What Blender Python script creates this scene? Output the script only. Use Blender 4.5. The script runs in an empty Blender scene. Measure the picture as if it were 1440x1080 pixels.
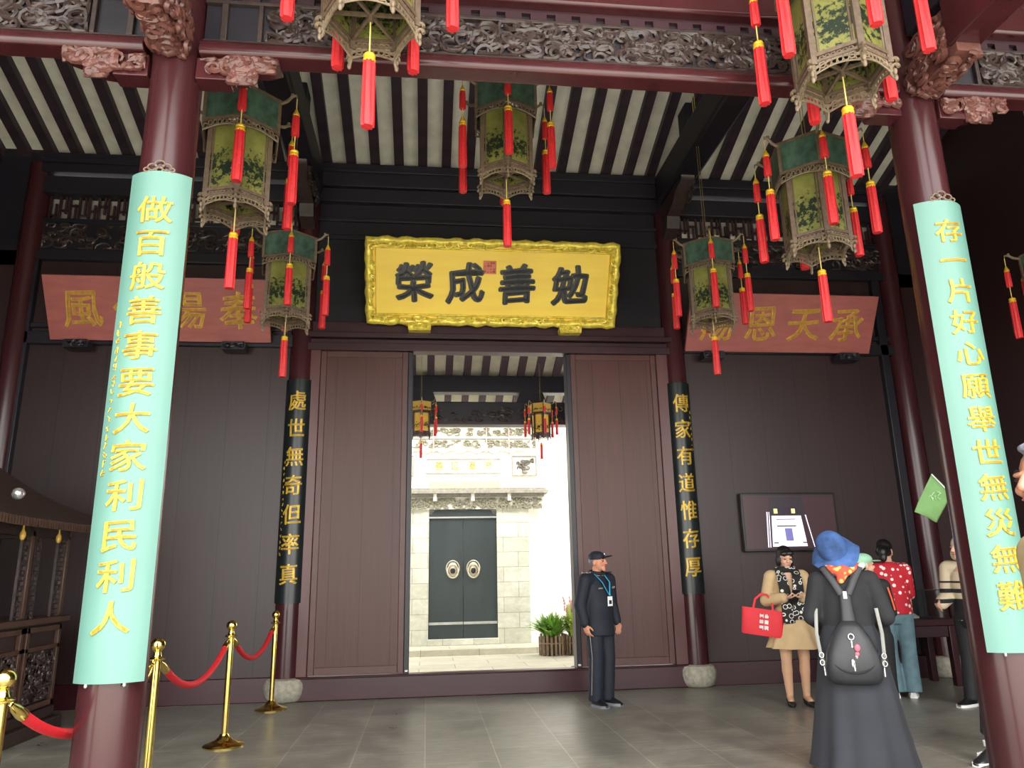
import bpy, math, random
import numpy as np
from mathutils import Vector, Matrix, noise, Euler
R = math.radians
S = bpy.context.scene
COL = S.collection
random.seed(7)

# ------------------------------------------------------------------ camera, light
def cam_axes(p, yaw, roll):
    cy, sy = math.cos(yaw), math.sin(yaw)
    f = Vector((sy*math.cos(p), cy*math.cos(p), math.sin(p)))
    r = Vector((cy, -sy, 0)); u = r.cross(f)
    return r*math.cos(roll)+u*math.sin(roll), -r*math.sin(roll)+u*math.cos(roll), f
cr, cu, cf = cam_axes(R(14.155), R(6.613), R(-1.098))
cd = bpy.data.cameras.new('camera'); cam = bpy.data.objects.new('camera', cd); COL.objects.link(cam)
cam.matrix_world = Matrix(((cr.x, cu.x, -cf.x, 0), (cr.y, cu.y, -cf.y, 0), (cr.z, cu.z, -cf.z, 1.40), (0, 0, 0, 1)))
cd.sensor_width = 36; cd.lens = 36*1046.5/1440; cd.clip_start = .05
S.camera = cam
W = bpy.data.worlds.new('sky'); S.world = W; W.use_nodes = True
bg = W.node_tree.nodes['Background']; bg.inputs[0].default_value = (1, .985, .955, 1); bg.inputs[1].default_value = 1.7
sd = bpy.data.lights.new('sun', 'SUN'); sd.energy = 2.2; sd.angle = R(40); sd.color = (1, .97, .92)
so = bpy.data.objects.new('sun', sd); COL.objects.link(so); so.rotation_euler = (R(34), 0, R(14)); so.location = (2, -4, 14)
S.view_settings.view_transform = 'Standard'; S.view_settings.look = 'None'
S.view_settings.exposure = 1.74; S.view_settings.gamma = 1
S.cycles.use_denoising = True; S.cycles.denoising_prefilter = 'ACCURATE'
S.cycles.max_bounces = 8; S.cycles.diffuse_bounces = 5

# ------------------------------------------------------------------ materials
def lin(c):
    c = c/255
    return c/12.92 if c <= .04045 else ((c+.055)/1.055)**2.4
def rgb(r, g, b): return (lin(r), lin(g), lin(b), 1)
MATS = {}
class NT:
    def __init__(s, name):
        s.m = bpy.data.materials.new(name); s.m.use_nodes = True
        s.t = s.m.node_tree; s.b = s.t.nodes['Principled BSDF']; s.o = s.t.nodes['Material Output']
        MATS[name] = s.m
    def n(s, ty, **kw):
        x = s.t.nodes.new(ty)
        for k, v in kw.items():
            if k in x.inputs: x.inputs[k].default_value = v
            else: setattr(x, k, v)
        return x
    def l(s, a, b): s.t.links.new(a, b)
    def coord(s, scale=(1, 1, 1), kind='Object'):
        c = s.n('ShaderNodeTexCoord'); m = s.n('ShaderNodeMapping'); m.inputs['Scale'].default_value = scale
        s.l(c.outputs[kind], m.inputs[0]); return m.outputs[0]
    def ramp(s, fac, stops, interp='LINEAR'):
        r = s.n('ShaderNodeValToRGB'); r.color_ramp.interpolation = interp
        e = r.color_ramp.elements
        while len(e) < len(stops): e.new(.5)
        for i, (p, c) in enumerate(stops): e[i].position = p; e[i].color = c
        s.l(fac, r.inputs[0]); return r.outputs[0]
    def mix(s, fac, a, b, mode='MIX'):
        x = s.n('ShaderNodeMix', data_type='RGBA', blend_type=mode)
        for sock, v in ((x.inputs[0], fac), (x.inputs[6], a), (x.inputs[7], b)):
            if hasattr(v, 'is_output'): s.l(v, sock)
            else: sock.default_value = v
        return x.outputs[2]
    def math(s, op, a, b=0.0, c=0.0):
        x = s.n('ShaderNodeMath', operation=op)
        for i, v in enumerate((a, b, c)):
            if hasattr(v, 'is_output'): s.l(v, x.inputs[i])
            else: x.inputs[i].default_value = v
        return x.outputs[0]
    def bump(s, h, strength=.3, dist=.01):
        b = s.n('ShaderNodeBump'); b.inputs['Strength'].default_value = strength; b.inputs['Distance'].default_value = dist
        s.l(h, b.inputs['Height']); s.l(b.outputs[0], s.b.inputs['Normal'])
def mat(name, c, rough=.5, metal=0, spec=.5, var=.12, scale=6, stretch=(1, 1, 1), bump=0, bscale=30):
    t = NT(name); t.b.inputs['Roughness'].default_value = rough; t.b.inputs['Metallic'].default_value = metal
    t.b.inputs['Specular IOR Level'].default_value = spec
    co = t.coord(stretch)
    nz = t.n('ShaderNodeTexNoise'); nz.inputs['Scale'].default_value = scale; nz.inputs['Detail'].default_value = 5
    t.l(co, nz.inputs['Vector'])
    k = rgb(*c); lo = tuple(v*(1-var*1.6) for v in k[:3])+(1,); hi = tuple(min(1, v*(1+var*1.6)) for v in k[:3])+(1,)
    t.l(t.ramp(nz.outputs['Fac'], [(.25, lo), (.75, hi)]), t.b.inputs['Base Color'])
    if bump:
        n2 = t.n('ShaderNodeTexNoise'); n2.inputs['Scale'].default_value = bscale; n2.inputs['Detail'].default_value = 4
        t.l(co, n2.inputs['Vector']); t.bump(n2.outputs['Fac'], bump)
    return t.m
def planks(name, c, width, rough=.45, axis=0, var=.16, off=0.0):
    t = NT(name); t.b.inputs['Roughness'].default_value = rough
    co = t.coord((1, 1, 1)); sp = t.n('ShaderNodeSeparateXYZ'); t.l(co, sp.inputs[0])
    u = t.math('DIVIDE', t.math('ADD', sp.outputs[axis], off), width)
    fr = t.math('FRACT', u)
    line = t.math('LESS_THAN', fr, .018)
    wn = t.n('ShaderNodeTexWhiteNoise', noise_dimensions='1D'); t.l(t.math('FLOOR', u), wn.inputs['W'])
    g = t.n('ShaderNodeTexNoise'); g.inputs['Scale'].default_value = 3; g.inputs['Detail'].default_value = 8; g.inputs['Roughness'].default_value = .65
    t.l(t.coord((14, 14, .5)), g.inputs['Vector'])
    g2 = t.n('ShaderNodeTexNoise'); g2.inputs['Scale'].default_value = .8; g2.inputs['Detail'].default_value = 3
    t.l(t.coord((1, 1, .6)), g2.inputs['Vector'])
    k = rgb(*c); lo = tuple(v*(1-var*2) for v in k[:3])+(1,); hi = tuple(v*(1+var*2) for v in k[:3])+(1,)
    f = t.math('ADD', t.math('MULTIPLY', g.outputs['Fac'], .5), t.math('ADD', t.math('MULTIPLY', wn.outputs['Value'], .14), t.math('MULTIPLY', g2.outputs['Fac'], .42)))
    base = t.ramp(f, [(.33, lo), (.75, hi)])
    t.l(t.mix(line, base, tuple(v*.3 for v in k[:3])+(1,)), t.b.inputs['Base Color'])
    t.bump(t.math('SUBTRACT', t.math('MULTIPLY', g.outputs['Fac'], .15), line), .35, .006)
    return t.m
def bricks(name, c1, c2, mortar, w, h, ms=.006, rough=.6, off=.5, stretch='xy', bump=.3, spec=.5, var=.2):
    t = NT(name); t.b.inputs['Roughness'].default_value = rough; t.b.inputs['Specular IOR Level'].default_value = spec
    c = t.n('ShaderNodeTexCoord'); sp = t.n('ShaderNodeSeparateXYZ'); t.l(c.outputs['Object'], sp.inputs[0])
    cb = t.n('ShaderNodeCombineXYZ')
    t.l(sp.outputs['XYZ'.index(stretch[0].upper())], cb.inputs[0]); t.l(sp.outputs['XYZ'.index(stretch[1].upper())], cb.inputs[1])
    b = t.n('ShaderNodeTexBrick'); b.offset = off
    b.inputs['Scale'].default_value = 1; b.inputs['Brick Width'].default_value = w; b.inputs['Row Height'].default_value = h
    b.inputs['Mortar Size'].default_value = ms; b.inputs['Mortar Smooth'].default_value = .2
    b.inputs['Color1'].default_value = rgb(*c1); b.inputs['Color2'].default_value = rgb(*c2); b.inputs['Mortar'].default_value = rgb(*mortar)
    sh = t.n('ShaderNodeVectorMath', operation='ADD'); sh.inputs[1].default_value = (w*40+.1, h*40, 0); t.l(cb.outputs[0], sh.inputs[0])
    t.l(sh.outputs[0], b.inputs['Vector'])
    nz = t.n('ShaderNodeTexNoise'); nz.inputs['Scale'].default_value = 2.3; nz.inputs['Detail'].default_value = 9; nz.inputs['Roughness'].default_value = .65
    t.l(c.outputs['Object'], nz.inputs['Vector'])
    nf = t.ramp(nz.outputs['Fac'], [(.25, (1-var*2,)*3+(1,)), (.75, (1+var*1.2,)*3+(1,))])
    n2 = t.n('ShaderNodeTexNoise'); n2.inputs['Scale'].default_value = 9; n2.inputs['Detail'].default_value = 8; n2.inputs['Roughness'].default_value = .75; n2.inputs['Distortion'].default_value = .6
    t.l(t.coord((.6, 2.2, 1)), n2.inputs['Vector'])
    wear = t.ramp(n2.outputs['Fac'], [(.3, (1-var*1.3,)*3+(1,)), (.52, (1, 1, 1, 1)), (.72, (1+var*1.6,)*3+(1,))])
    t.l(t.mix(1.0, t.mix(1.0, b.outputs['Color'], nf, 'MULTIPLY'), wear, 'MULTIPLY'), t.b.inputs['Base Color'])
    t.bump(t.math('ADD', t.math('MULTIPLY', b.outputs['Fac'], -1), t.math('MULTIPLY', nz.outputs['Fac'], .5)), bump, .006)
    rr = t.ramp(nz.outputs['Fac'], [(.3, (rough*.75,)*3+(1,)), (.7, (min(1, rough*1.25),)*3+(1,))])
    t.l(rr, t.b.inputs['Roughness'])
    return t.m
LACQ = mat('lacquered_wood', (65, 29, 33), .2, var=.14, scale=4, stretch=(1, 1, .25), bump=.06, bscale=18)
COLM = mat('column_lacquer', (60, 28, 32), .22, var=.12, scale=3, stretch=(1, 1, .3), bump=.05, bscale=14)
DARKW = mat('dark_wood', (29, 26, 35), .42, var=.2, scale=5, stretch=(.3, 1, 1), bump=.08, bscale=16)
DARKR = mat('dark_red_wood', (53, 30, 36), .4, var=.16, scale=5, stretch=(.3, 1, 1), bump=.08, bscale=16)
CARVE = mat('carved_wood', (57, 45, 43), .33, var=.25, scale=14, bump=.3, bscale=40)
CARVER = mat('carved_red_wood', (95, 59, 53), .32, var=.25, scale=14, bump=.3, bscale=40)
RAFT = mat('rafter_wood', (52, 38, 46), .55, var=.2, scale=6)
BOARDW = mat('ceiling_board', (212, 208, 192), .8, var=.1, scale=5, bump=.1, bscale=9)
WALLP = planks('wall_planks', (46, 30, 31), .5, .42)
DOORP = planks('door_planks', (76, 41, 36), .37, var=.15, off=.06)
SILL = mat('sill_wood', (56, 23, 30), .35, var=.14, scale=4, stretch=(.4, 1, 1), bump=.06)
FLOORM = bricks('floor_stone', (132, 129, 119), (121, 118, 109), (156, 152, 140), .84, .56, .005, .36, .5, 'yx', .25, .5, .22)
YARDM = bricks('yard_stone', (228, 223, 206), (218, 213, 196), (180, 175, 160), 1.1, .5, .006, .7, .5, 'xy', .3, .4, .1)
STONE = mat('grey_stone', (160, 156, 141), .75, var=.2, scale=22, bump=.5, bscale=60)
TEAL = mat('teal_paint', (94, 136, 126), .42, var=.05, scale=3, stretch=(1, 1, .4))
GOLD = mat('gold_leaf', (199, 164, 59), .4, .25, var=.15, scale=30)
GOLDP = mat('gold_panel', (255, 216, 84), .5, .0, var=.06, scale=4, stretch=(.3, 1, 2))
GOLDF = mat('gold_frame', (246, 208, 84), .35, .25, var=.25, scale=16, bump=.6, bscale=22)
INK = mat('black_ink', (27, 29, 31), .3)
BLACKB = mat('black_board', (26, 33, 34), .3, var=.15)
REDB = mat('faded_red_board', (159, 89, 84), .5, var=.1, scale=7, stretch=(.5, 1, 2))
OLDGOLD = mat('old_gold', (222, 178, 82), .45, .15, var=.2, scale=20)
SEALM = mat('seal_red', (206, 120, 96), .6)
TASS = mat('red_tassel', (198, 39, 44), .55, var=.12, scale=40)
TCOL = mat('gold_collar', (214, 172, 42), .4, .2)
CORD = mat('cord', (206, 186, 110), .6)
FRAME = mat('lantern_wood', (96, 80, 66), .45, var=.2, scale=30)
LACE = mat('lantern_fretwork', (115, 100, 81), .45, var=.2, scale=30)
TEALG = mat('canopy_paint', (61, 84, 72), .35, var=.5, scale=9)
BRASS = mat('brass', (226, 202, 118), .12, 1, var=.05)
ROPE = mat('red_rope', (194, 26, 39), .6, var=.1, scale=60)
WHITEW = mat('white_plaster', (236, 234, 226), .85, var=.03)
GREYT = mat('grey_tile', (128, 124, 112), .8, var=.2, scale=16)
GATEST = bricks('gate_stone', (192, 192, 178), (180, 180, 163), (154, 153, 136), .62, .3, .008, .75, .5, 'xz', .3, .4, .12)
REARF = bricks('rear_yard_stone', (196, 191, 172), (187, 182, 163), (150, 146, 128), 1.1, .5, .008, .7, .5, 'xy', .3, .3, .1)
GATEC = mat('gate_carving', (214, 210, 196), .75, var=.1, scale=20)
GATED = mat('gate_door', (35, 45, 45), .4, var=.2, scale=3, stretch=(1, 1, .3))
BRONZE = mat('bronze_ring', (190, 182, 160), .35, .6)
SKIN = mat('skin', (210, 165, 141), .5, var=.04, scale=8)
SKINM = mat('skin_ruddy', (199, 139, 111), .5, var=.06, scale=8)
HAIR = mat('black_hair', (21, 19, 21), .4, var=.2, scale=40, stretch=(1, 1, .2))
HAIRG = mat('grey_hair', (108, 112, 124), .5, var=.35, scale=60)
LIPS = mat('lips', (176, 84, 84), .5)
EYEM = mat('dark_eye', (40, 30, 28), .3)
NAVY = mat('navy_cloth', (22, 27, 41), .75, var=.1, scale=9, bump=.15, bscale=12)
BLACKC = mat('black_cloth', (25, 26, 29), .75, var=.12, scale=9, bump=.15, bscale=12)
CHAR = mat('charcoal_cloth', (48, 50, 57), .85, var=.08, scale=6, bump=.1, bscale=14)
BEIGE = mat('beige_cloth', (192, 164, 124), .8, var=.06, scale=9, bump=.12, bscale=14)
SKINT = mat('tanned_skin', (157, 110, 87), .5, var=.05, scale=8)
BEIGE2 = mat('pale_beige_jacket_cloth', (150, 132, 98), .85, var=.06, scale=9, bump=.2, bscale=10)
CREAM = mat('cream_cloth', (207, 190, 160), .85, var=.06, scale=9, bump=.15, bscale=14)
DENIM = mat('denim', (93, 120, 130), .85, var=.14, scale=12, bump=.1, bscale=40)
HATB = mat('blue_hat_cloth', (62, 94, 150), .85, var=.34, scale=11, bump=.2, bscale=30)
NYLON = mat('black_nylon', (45, 46, 50), .45, var=.12, scale=8, bump=.12, bscale=20)
SILVER = mat('silver', (214, 214, 216), .25, .8)
SHOEB = mat('black_shoe', (26, 26, 28), .35)
WHITE = mat('white_plastic', (236, 236, 234), .5, var=.03)
CYAN = mat('cyan_ribbon', (48, 168, 208), .6)
REDBAG = mat('red_bag_cloth', (210, 39, 50), .65, var=.06)
TIGHTS = mat('nude_tights', (203, 160, 128), .5, var=.04)
GREENF = mat('green_flag_cloth', (122, 166, 104), .75, var=.08)
MINT = mat('mint_cap_cloth', (150, 196, 168), .8, var=.08)
ORANGE = mat('orange_zip', (232, 96, 52), .5)
LEAF = mat('leaf', (114, 158, 62), .5, var=.3, scale=9)
LEAFY = mat('yellow_leaf', (159, 181, 81), .5, var=.25, scale=9)
PINKF = mat('pink_flower', (214, 150, 160), .6)
PICKET = mat('picket_wood', (128, 108, 84), .7, var=.25, scale=20)
PALAN = mat('antique_wood', (48, 34, 29), .4, var=.25, scale=8, bump=.1, bscale=20)
PALANE = mat('antique_edge_wood', (74, 51, 39), .38, var=.2, scale=10)
PALROOF = mat('antique_roof_wood', (55, 42, 36), .5, var=.2, scale=10, stretch=(1, 1, 3))
GLASS = NT('glass'); GLASS.b.inputs['Transmission Weight'].default_value = 1; GLASS.b.inputs['Roughness'].default_value = .05; GLASS.b.inputs['IOR'].default_value = 1.2; GLASS.b.inputs['Base Color'].default_value = (.8, .86, .86, 1); GLASS = GLASS.m
PAPER = mat('paper_grey', (150, 148, 138), .8)
SLATE = mat('slate_trim', (150, 150, 146), .6, var=.15)
def emis(name, c, s):
    t = NT(name); t.b.inputs['Base Color'].default_value = rgb(*c); t.b.inputs['Emission Color'].default_value = rgb(*c); t.b.inputs['Emission Strength'].default_value = s
    t.b.inputs['Roughness'].default_value = .3
    return t.m
SCR = emis('screen_maroon', (54, 34, 38), .2); SCRW = emis('screen_white', (236, 230, 250), .28); SCRD = emis('screen_violet', (110, 108, 170), .2)
SCRK = emis('screen_dark', (40, 34, 44), .2); SCRY = emis('screen_yellow', (240, 214, 130), .35)
def painted(name, c1, c2, trans, th=0.0):
    t = NT(name); co = t.coord((1, 1, 1), 'Object')
    gz = t.n('ShaderNodeSeparateXYZ'); g = t.n('ShaderNodeTexCoord'); t.l(g.outputs['Generated'], gz.inputs[0])
    z = gz.outputs[2]
    oi = t.n('ShaderNodeObjectInfo')
    ad = t.n('ShaderNodeVectorMath', operation='ADD'); t.l(co, ad.inputs[0]); t.l(oi.outputs['Random'], ad.inputs[1])
    def nzz(sc, det):
        n = t.n('ShaderNodeTexNoise'); n.inputs['Scale'].default_value = sc; n.inputs['Detail'].default_value = det; n.inputs['Roughness'].default_value = .7
        t.l(ad.outputs[0], n.inputs['Vector']); return n.outputs['Fac']
    base = t.ramp(nzz(4, 3), [(.3, rgb(*c1)), (.7, rgb(*c2))])
    m = t.math('SUBTRACT', 1.0, t.math('ABSOLUTE', t.math('MULTIPLY', t.math('SUBTRACT', z, .32), 2.1)))
    a = t.math('MULTIPLY', nzz(26, 6), t.math('ADD', t.math('MULTIPLY', m, .55), .75))
    tree = t.ramp(a, [(.53+th, (0, 0, 0, 1)), (.61+th, (1, 1, 1, 1))])
    col = t.mix(tree, base, rgb(44, 58, 44))
    t.l(col, t.b.inputs['Base Color']); t.b.inputs['Roughness'].default_value = .35
    tr = t.n('ShaderNodeBsdfTranslucent'); t.l(col, tr.inputs[0])
    ms = t.n('ShaderNodeMixShader'); ms.inputs[0].default_value = trans
    t.l(t.b.outputs[0], ms.inputs[1]); t.l(tr.outputs[0], ms.inputs[2]); t.l(ms.outputs[0], t.o.inputs[0])
    return t.m
PAINT = painted('painted_panel', (128, 130, 66), (172, 172, 100), .45)
PAINTLIT = painted('backlit_panel', (250, 232, 160), (252, 240, 185), .88, .09)  # paler, yellower copy of the panel paint; backlight put into its colour
def pattern(name, base, fg, scale, lo, hi, rough=.8, feature='F1'):
    t = NT(name); v = t.n('ShaderNodeTexVoronoi', feature=feature); v.inputs['Scale'].default_value = scale
    t.l(t.coord(), v.inputs['Vector'])
    f = t.ramp(v.outputs['Distance'], [(lo[0], (0, 0, 0, 1)), (lo[1], (1, 1, 1, 1)), (hi[0], (1, 1, 1, 1)), (hi[1], (0, 0, 0, 1))])
    t.l(t.mix(f, rgb(*base), rgb(*fg)), t.b.inputs['Base Color']); t.b.inputs['Roughness'].default_value = rough
    return t.m
SCARF = pattern('patterned_scarf', (24, 24, 26), (226, 222, 214), 17, (.30, .34), (.40, .44))
REDJ = pattern('red_patterned_jacket', (181, 26, 43), (236, 220, 216), 16, (-.2, -.1), (.27, .34))
SCARF2 = pattern('orange_scarf', (222, 90, 62), (232, 190, 110), 24, (-.2, -.1), (.3, .45))
def stripes(name, a, b, lo, hi, per):
    t = NT(name); co = t.coord(); sp = t.n('ShaderNodeSeparateXYZ'); t.l(co, sp.inputs[0])
    fr = t.math('FRACT', t.math('DIVIDE', sp.outputs[2], per))
    band = t.math('MULTIPLY', t.math('LESS_THAN', fr, .42), t.math('MULTIPLY', t.math('GREATER_THAN', sp.outputs[2], lo), t.math('LESS_THAN', sp.outputs[2], hi)))
    t.l(t.mix(band, rgb(*a), rgb(*b)), t.b.inputs['Base Color']); t.b.inputs['Roughness'].default_value = .85
    return t.m
STRIPE = stripes('striped_knit', (208, 192, 164), (30, 30, 34), .84, 1.22, .1)

# ------------------------------------------------------------------ mesh builder
class MB:
    def __init__(s): s.v = []; s.f = []; s.M = None
    def add(s, vs, fs):
        o = len(s.v)
        s.v += [tuple(s.M @ Vector(v)) for v in vs] if s.M is not None else [tuple(v) for v in vs]
        s.f += [tuple(i+o for i in f) for f in fs]; return s
    def box(s, x0, x1, y0, y1, z0, z1):
        return s.add([(x0, y0, z0), (x1, y0, z0), (x1, y1, z0), (x0, y1, z0), (x0, y0, z1), (x1, y0, z1), (x1, y1, z1), (x0, y1, z1)],
                     [(0, 3, 2, 1), (4, 5, 6, 7), (0, 1, 5, 4), (1, 2, 6, 5), (2, 3, 7, 6), (3, 0, 4, 7)])
    def bar(s, p0, p1, w, h, up=(0, 0, 1)):
        p0, p1 = Vector(p0), Vector(p1); d = (p1-p0).normalized(); a = d.cross(Vector(up))
        if a.length < 1e-4: a = d.cross(Vector((0, 1, 0)))
        a.normalize(); b = a.cross(d); vs = []
        for p in (p0, p1):
            for sa, sb in ((-1, -1), (1, -1), (1, 1), (-1, 1)): vs.append(p+a*sa*w/2+b*sb*h/2)
        return s.add(vs, [(0, 3, 2, 1), (4, 5, 6, 7), (0, 1, 5, 4), (1, 2, 6, 5), (2, 3, 7, 6), (3, 0, 4, 7)][::1])
    def tube(s, pts, r, n=8, closed=False, caps=True, flat=1.0, up=None):
        pts = [Vector(p) for p in pts]; k = len(pts); rs = r if hasattr(r, '__len__') else [r]*k
        vs = []; prev = None
        for i, p in enumerate(pts):
            if closed: t = pts[(i+1) % k]-pts[i-1]
            else: t = pts[min(i+1, k-1)]-pts[max(i-1, 0)]
            t = t.normalized() if t.length > 1e-9 else Vector((0, 0, 1))
            if up is not None: a = t.cross(Vector(up))
            elif prev is None: a = t.cross(Vector((0, 0, 1)) if abs(t.z) < .9 else Vector((0, 1, 0)))
            else: a = prev-t*prev.dot(t)
            if a.length < 1e-6: a = t.orthogonal()
            a.normalize(); prev = a; b = t.cross(a)
            for j in range(n):
                q = 2*math.pi*j/n; vs.append(p+a*math.cos(q)*rs[i]+b*math.sin(q)*rs[i]*flat)
        fs = []
        for i in range(k if closed else k-1):
            for j in range(n):
                i2 = (i+1) % k; fs.append((i*n+j, i2*n+j, i2*n+(j+1) % n, i*n+(j+1) % n))
        if caps and not closed: fs += [tuple(range(n)), tuple(range((k-1)*n, k*n))[::-1]]
        return s.add(vs, fs)
    def lathe(s, prof, c=(0, 0, 0), n=24, rfun=None):
        vs = []; k = len(prof)
        for r, z in prof:
            for j in range(n):
                q = 2*math.pi*j/n; rr = r*(rfun(j, z) if rfun else 1); vs.append((c[0]+rr*math.cos(q), c[1]+rr*math.sin(q), c[2]+z))
        fs = [(i*n+j, i*n+(j+1) % n, (i+1)*n+(j+1) % n, (i+1)*n+j) for i in range(k-1) for j in range(n)]
        fs += [tuple(range(n))[::-1], tuple(range((k-1)*n, k*n))]
        return s.add(vs, fs)
    def ell(s, c, r, rot=None, nu=14, nv=9):
        c = Vector(c); vs = []; m = rot if rot is not None else Matrix.Identity(3)
        for i in range(1, nv):
            a = math.pi*i/nv
            for j in range(nu):
                q = 2*math.pi*j/nu; vs.append(c+m @ Vector((r[0]*math.sin(a)*math.cos(q), r[1]*math.sin(a)*math.sin(q), r[2]*math.cos(a))))
        vs.append(c+m @ Vector((0, 0, r[2]))); vs.append(c-m @ Vector((0, 0, r[2]))); T = len(vs)-2
        fs = [(i*nu+j, (i+1)*nu+j, (i+1)*nu+(j+1) % nu, i*nu+(j+1) % nu) for i in range(nv-2) for j in range(nu)]
        fs += [(T, j, (j+1) % nu) for j in range(nu)]+[(T+1, (nv-2)*nu+(j+1) % nu, (nv-2)*nu+j) for j in range(nu)]
        return s.add(vs, fs)
    def cap(s, p0, p1, r0, r1=None, n=12):
        r1 = r0 if r1 is None else r1; p0, p1 = Vector(p0), Vector(p1); d = p1-p0; L = d.length
        d = d/L if L > 1e-6 else Vector((0, 0, 1)); pts = []; rs = []
        for k in range(4): a = math.pi/2*(k+.3)/4.3; pts.append(p0-d*r0*math.cos(a)); rs.append(r0*math.sin(a))
        for k in range(3): q = k/2; pts.append(p0+d*L*q); rs.append(r0+(r1-r0)*q)
        for k in range(3, -1, -1): a = math.pi/2*(k+.3)/4.3; pts.append(p1+d*r1*math.cos(a)); rs.append(r1*math.sin(a))
        return s.tube(pts, rs, n)
    def loft(s, rings, n=24, caps=True, fun=None):
        vs = []; k = len(rings)
        for i, (cx, cy, z, rx, ry) in enumerate(rings):
            for j in range(n):
                q = 2*math.pi*j/n; m = fun(q, i/(k-1)) if fun else 1
                vs.append((cx+rx*m*math.cos(q), cy+ry*m*math.sin(q), z))
        fs = [(i*n+j, i*n+(j+1) % n, (i+1)*n+(j+1) % n, (i+1)*n+j) for i in range(k-1) for j in range(n)]
        if caps: fs += [tuple(range(n))[::-1], tuple(range((k-1)*n, k*n))]
        return s.add(vs, fs)
    def prism(s, out, y0, y1):      # outline in XZ, extruded along Y
        n = len(out); vs = [(x, y0, z) for x, z in out]+[(x, y1, z) for x, z in out]
        return s.add(vs, [tuple(range(n)), tuple(range(n, 2*n))[::-1]]+[(i, n+i, n+(i+1) % n, (i+1) % n) for i in range(n)])
    def mesh(s, name, m, smooth=35, mats=None):
        me = bpy.data.meshes.new(name); me.from_pydata(s.v, [], s.f); me.validate()
        import bmesh
        b = bmesh.new(); b.from_mesh(me); bmesh.ops.recalc_face_normals(b, faces=b.faces); b.to_mesh(me); b.free()
        me.materials.append(m)
        if smooth:
            me.polygons.foreach_set('use_smooth', [True]*len(me.polygons)); me.set_sharp_from_angle(angle=R(smooth))
        return me
    def build(s, name, m, parent=None, smooth=35, bevel=0):
        o = bpy.data.objects.new(name, s.mesh(name, m, smooth)); COL.objects.link(o)
        if parent: o.parent = parent
        if bevel:
            md = o.modifiers.new('bevel', 'BEVEL'); md.width = bevel; md.segments = 2; md.limit_method = 'ANGLE'
        return o
def tag(o, label=None, cat=None, group=None, kind=None):
    if label: o['label'] = label
    if cat: o['category'] = cat
    if group: o['group'] = group
    if kind: o['kind'] = kind
    return o
def thing(name, label, cat, loc=(0, 0, 0), rz=0, group=None):
    o = bpy.data.objects.new(name, None); o.empty_display_size = .1; COL.objects.link(o)
    o.location = loc; o.rotation_euler = (0, 0, rz); return tag(o, label, cat, group)
def struct(name, mb, m, **kw): return tag(mb.build(name, m, **kw), kind='structure')
def link(name, me, parent=None, loc=None, rz=None):
    o = bpy.data.objects.new(name, me); COL.objects.link(o)
    if parent: o.parent = parent
    if loc is not None: o.location = loc
    if rz is not None: o.rotation_euler = (0, 0, rz)
    return o
def copy_tree(o, parent=None):
    c = o.copy(); COL.objects.link(c)
    if parent: c.parent = parent; c.matrix_parent_inverse = o.matrix_parent_inverse.copy()
    for ch in [x for x in COL.objects if x.parent == o]: copy_tree(ch, c)
    return c
# text glyphs from Blender's built-in font, one character per mesh
def glyph(ch, size, ext=.006, off=.0, sx=1.0, sy=1.0, wob=.0, shear=0.0, bevel=0.0):
    cu = bpy.data.curves.new('glyph', 'FONT'); cu.body = ch; cu.size = size
    cu.extrude = ext; cu.bevel_depth = bevel*0; cu.resolution_u = 3
    ob = bpy.data.objects.new('glyph', cu); COL.objects.link(ob)
    me = bpy.data.meshes.new_from_object(ob.evaluated_get(bpy.context.evaluated_depsgraph_get()))
    bpy.data.objects.remove(ob); bpy.data.curves.remove(cu)
    n = len(me.vertices); a = np.empty(n*3); me.vertices.foreach_get('co', a); a = a.reshape(-1, 3)
    x, y, z = a[:, 0].copy(), a[:, 1].copy(), a[:, 2].copy()
    x -= (x.max()+x.min())/2 if n else 0
    y -= size*.38
    if wob:
        k = 9/size; x += wob*size*np.sin(k*y+ord(ch[0])); y += wob*size*np.sin(k*.8*x+ord(ch[0])*1.7)
    x = x*sx; y = y*sy+shear*x
    a[:, 0], a[:, 1], a[:, 2] = x, -z, y      # stand upright facing -Y
    if not off:
        me.vertices.foreach_set('co', a.ravel()); me.update(); return me
    fs = [tuple(p.vertices) for p in me.polygons]; V = []; F = []   # thicken the strokes
    for i in range(-1, 10):
        q = i*math.pi/5; d = np.array((0, 0, 0) if i < 0 else (off*size*math.cos(q), .0004*i, off*size*.85*math.sin(q)))
        o = len(V); V += [tuple(r) for r in a+d]; F += [tuple(k+o for k in f) for f in fs]
    bpy.data.meshes.remove(me); me = bpy.data.meshes.new('glyph'); me.from_pydata(V, [], F); me.update()
    return me
def slice_x(me, step):
    import bmesh
    b = bmesh.new(); b.from_mesh(me); xs = [v.co.x for v in b.verts]; x = math.floor(min(xs)/step)*step+step
    while x < max(xs):
        bmesh.ops.bisect_plane(b, geom=b.verts[:]+b.edges[:]+b.faces[:], plane_co=(x, 0, 0), plane_no=(1, 0, 0)); x += step
    b.to_mesh(me); b.free()
def bend(me, Rr):                              # wrap a flat glyph (facing -Y at y=0) round a vertical arc of radius Rr
    slice_x(me, .02)
    for v in me.vertices:
        q = v.co.x/Rr; r = Rr-v.co.y; v.co = (r*math.sin(q), -r*math.cos(q)+Rr, v.co.z)
def put(me, m, parent, loc, name='character'):
    me.materials.clear(); me.materials.append(m); o = link(name, me, parent, loc); return o
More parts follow.
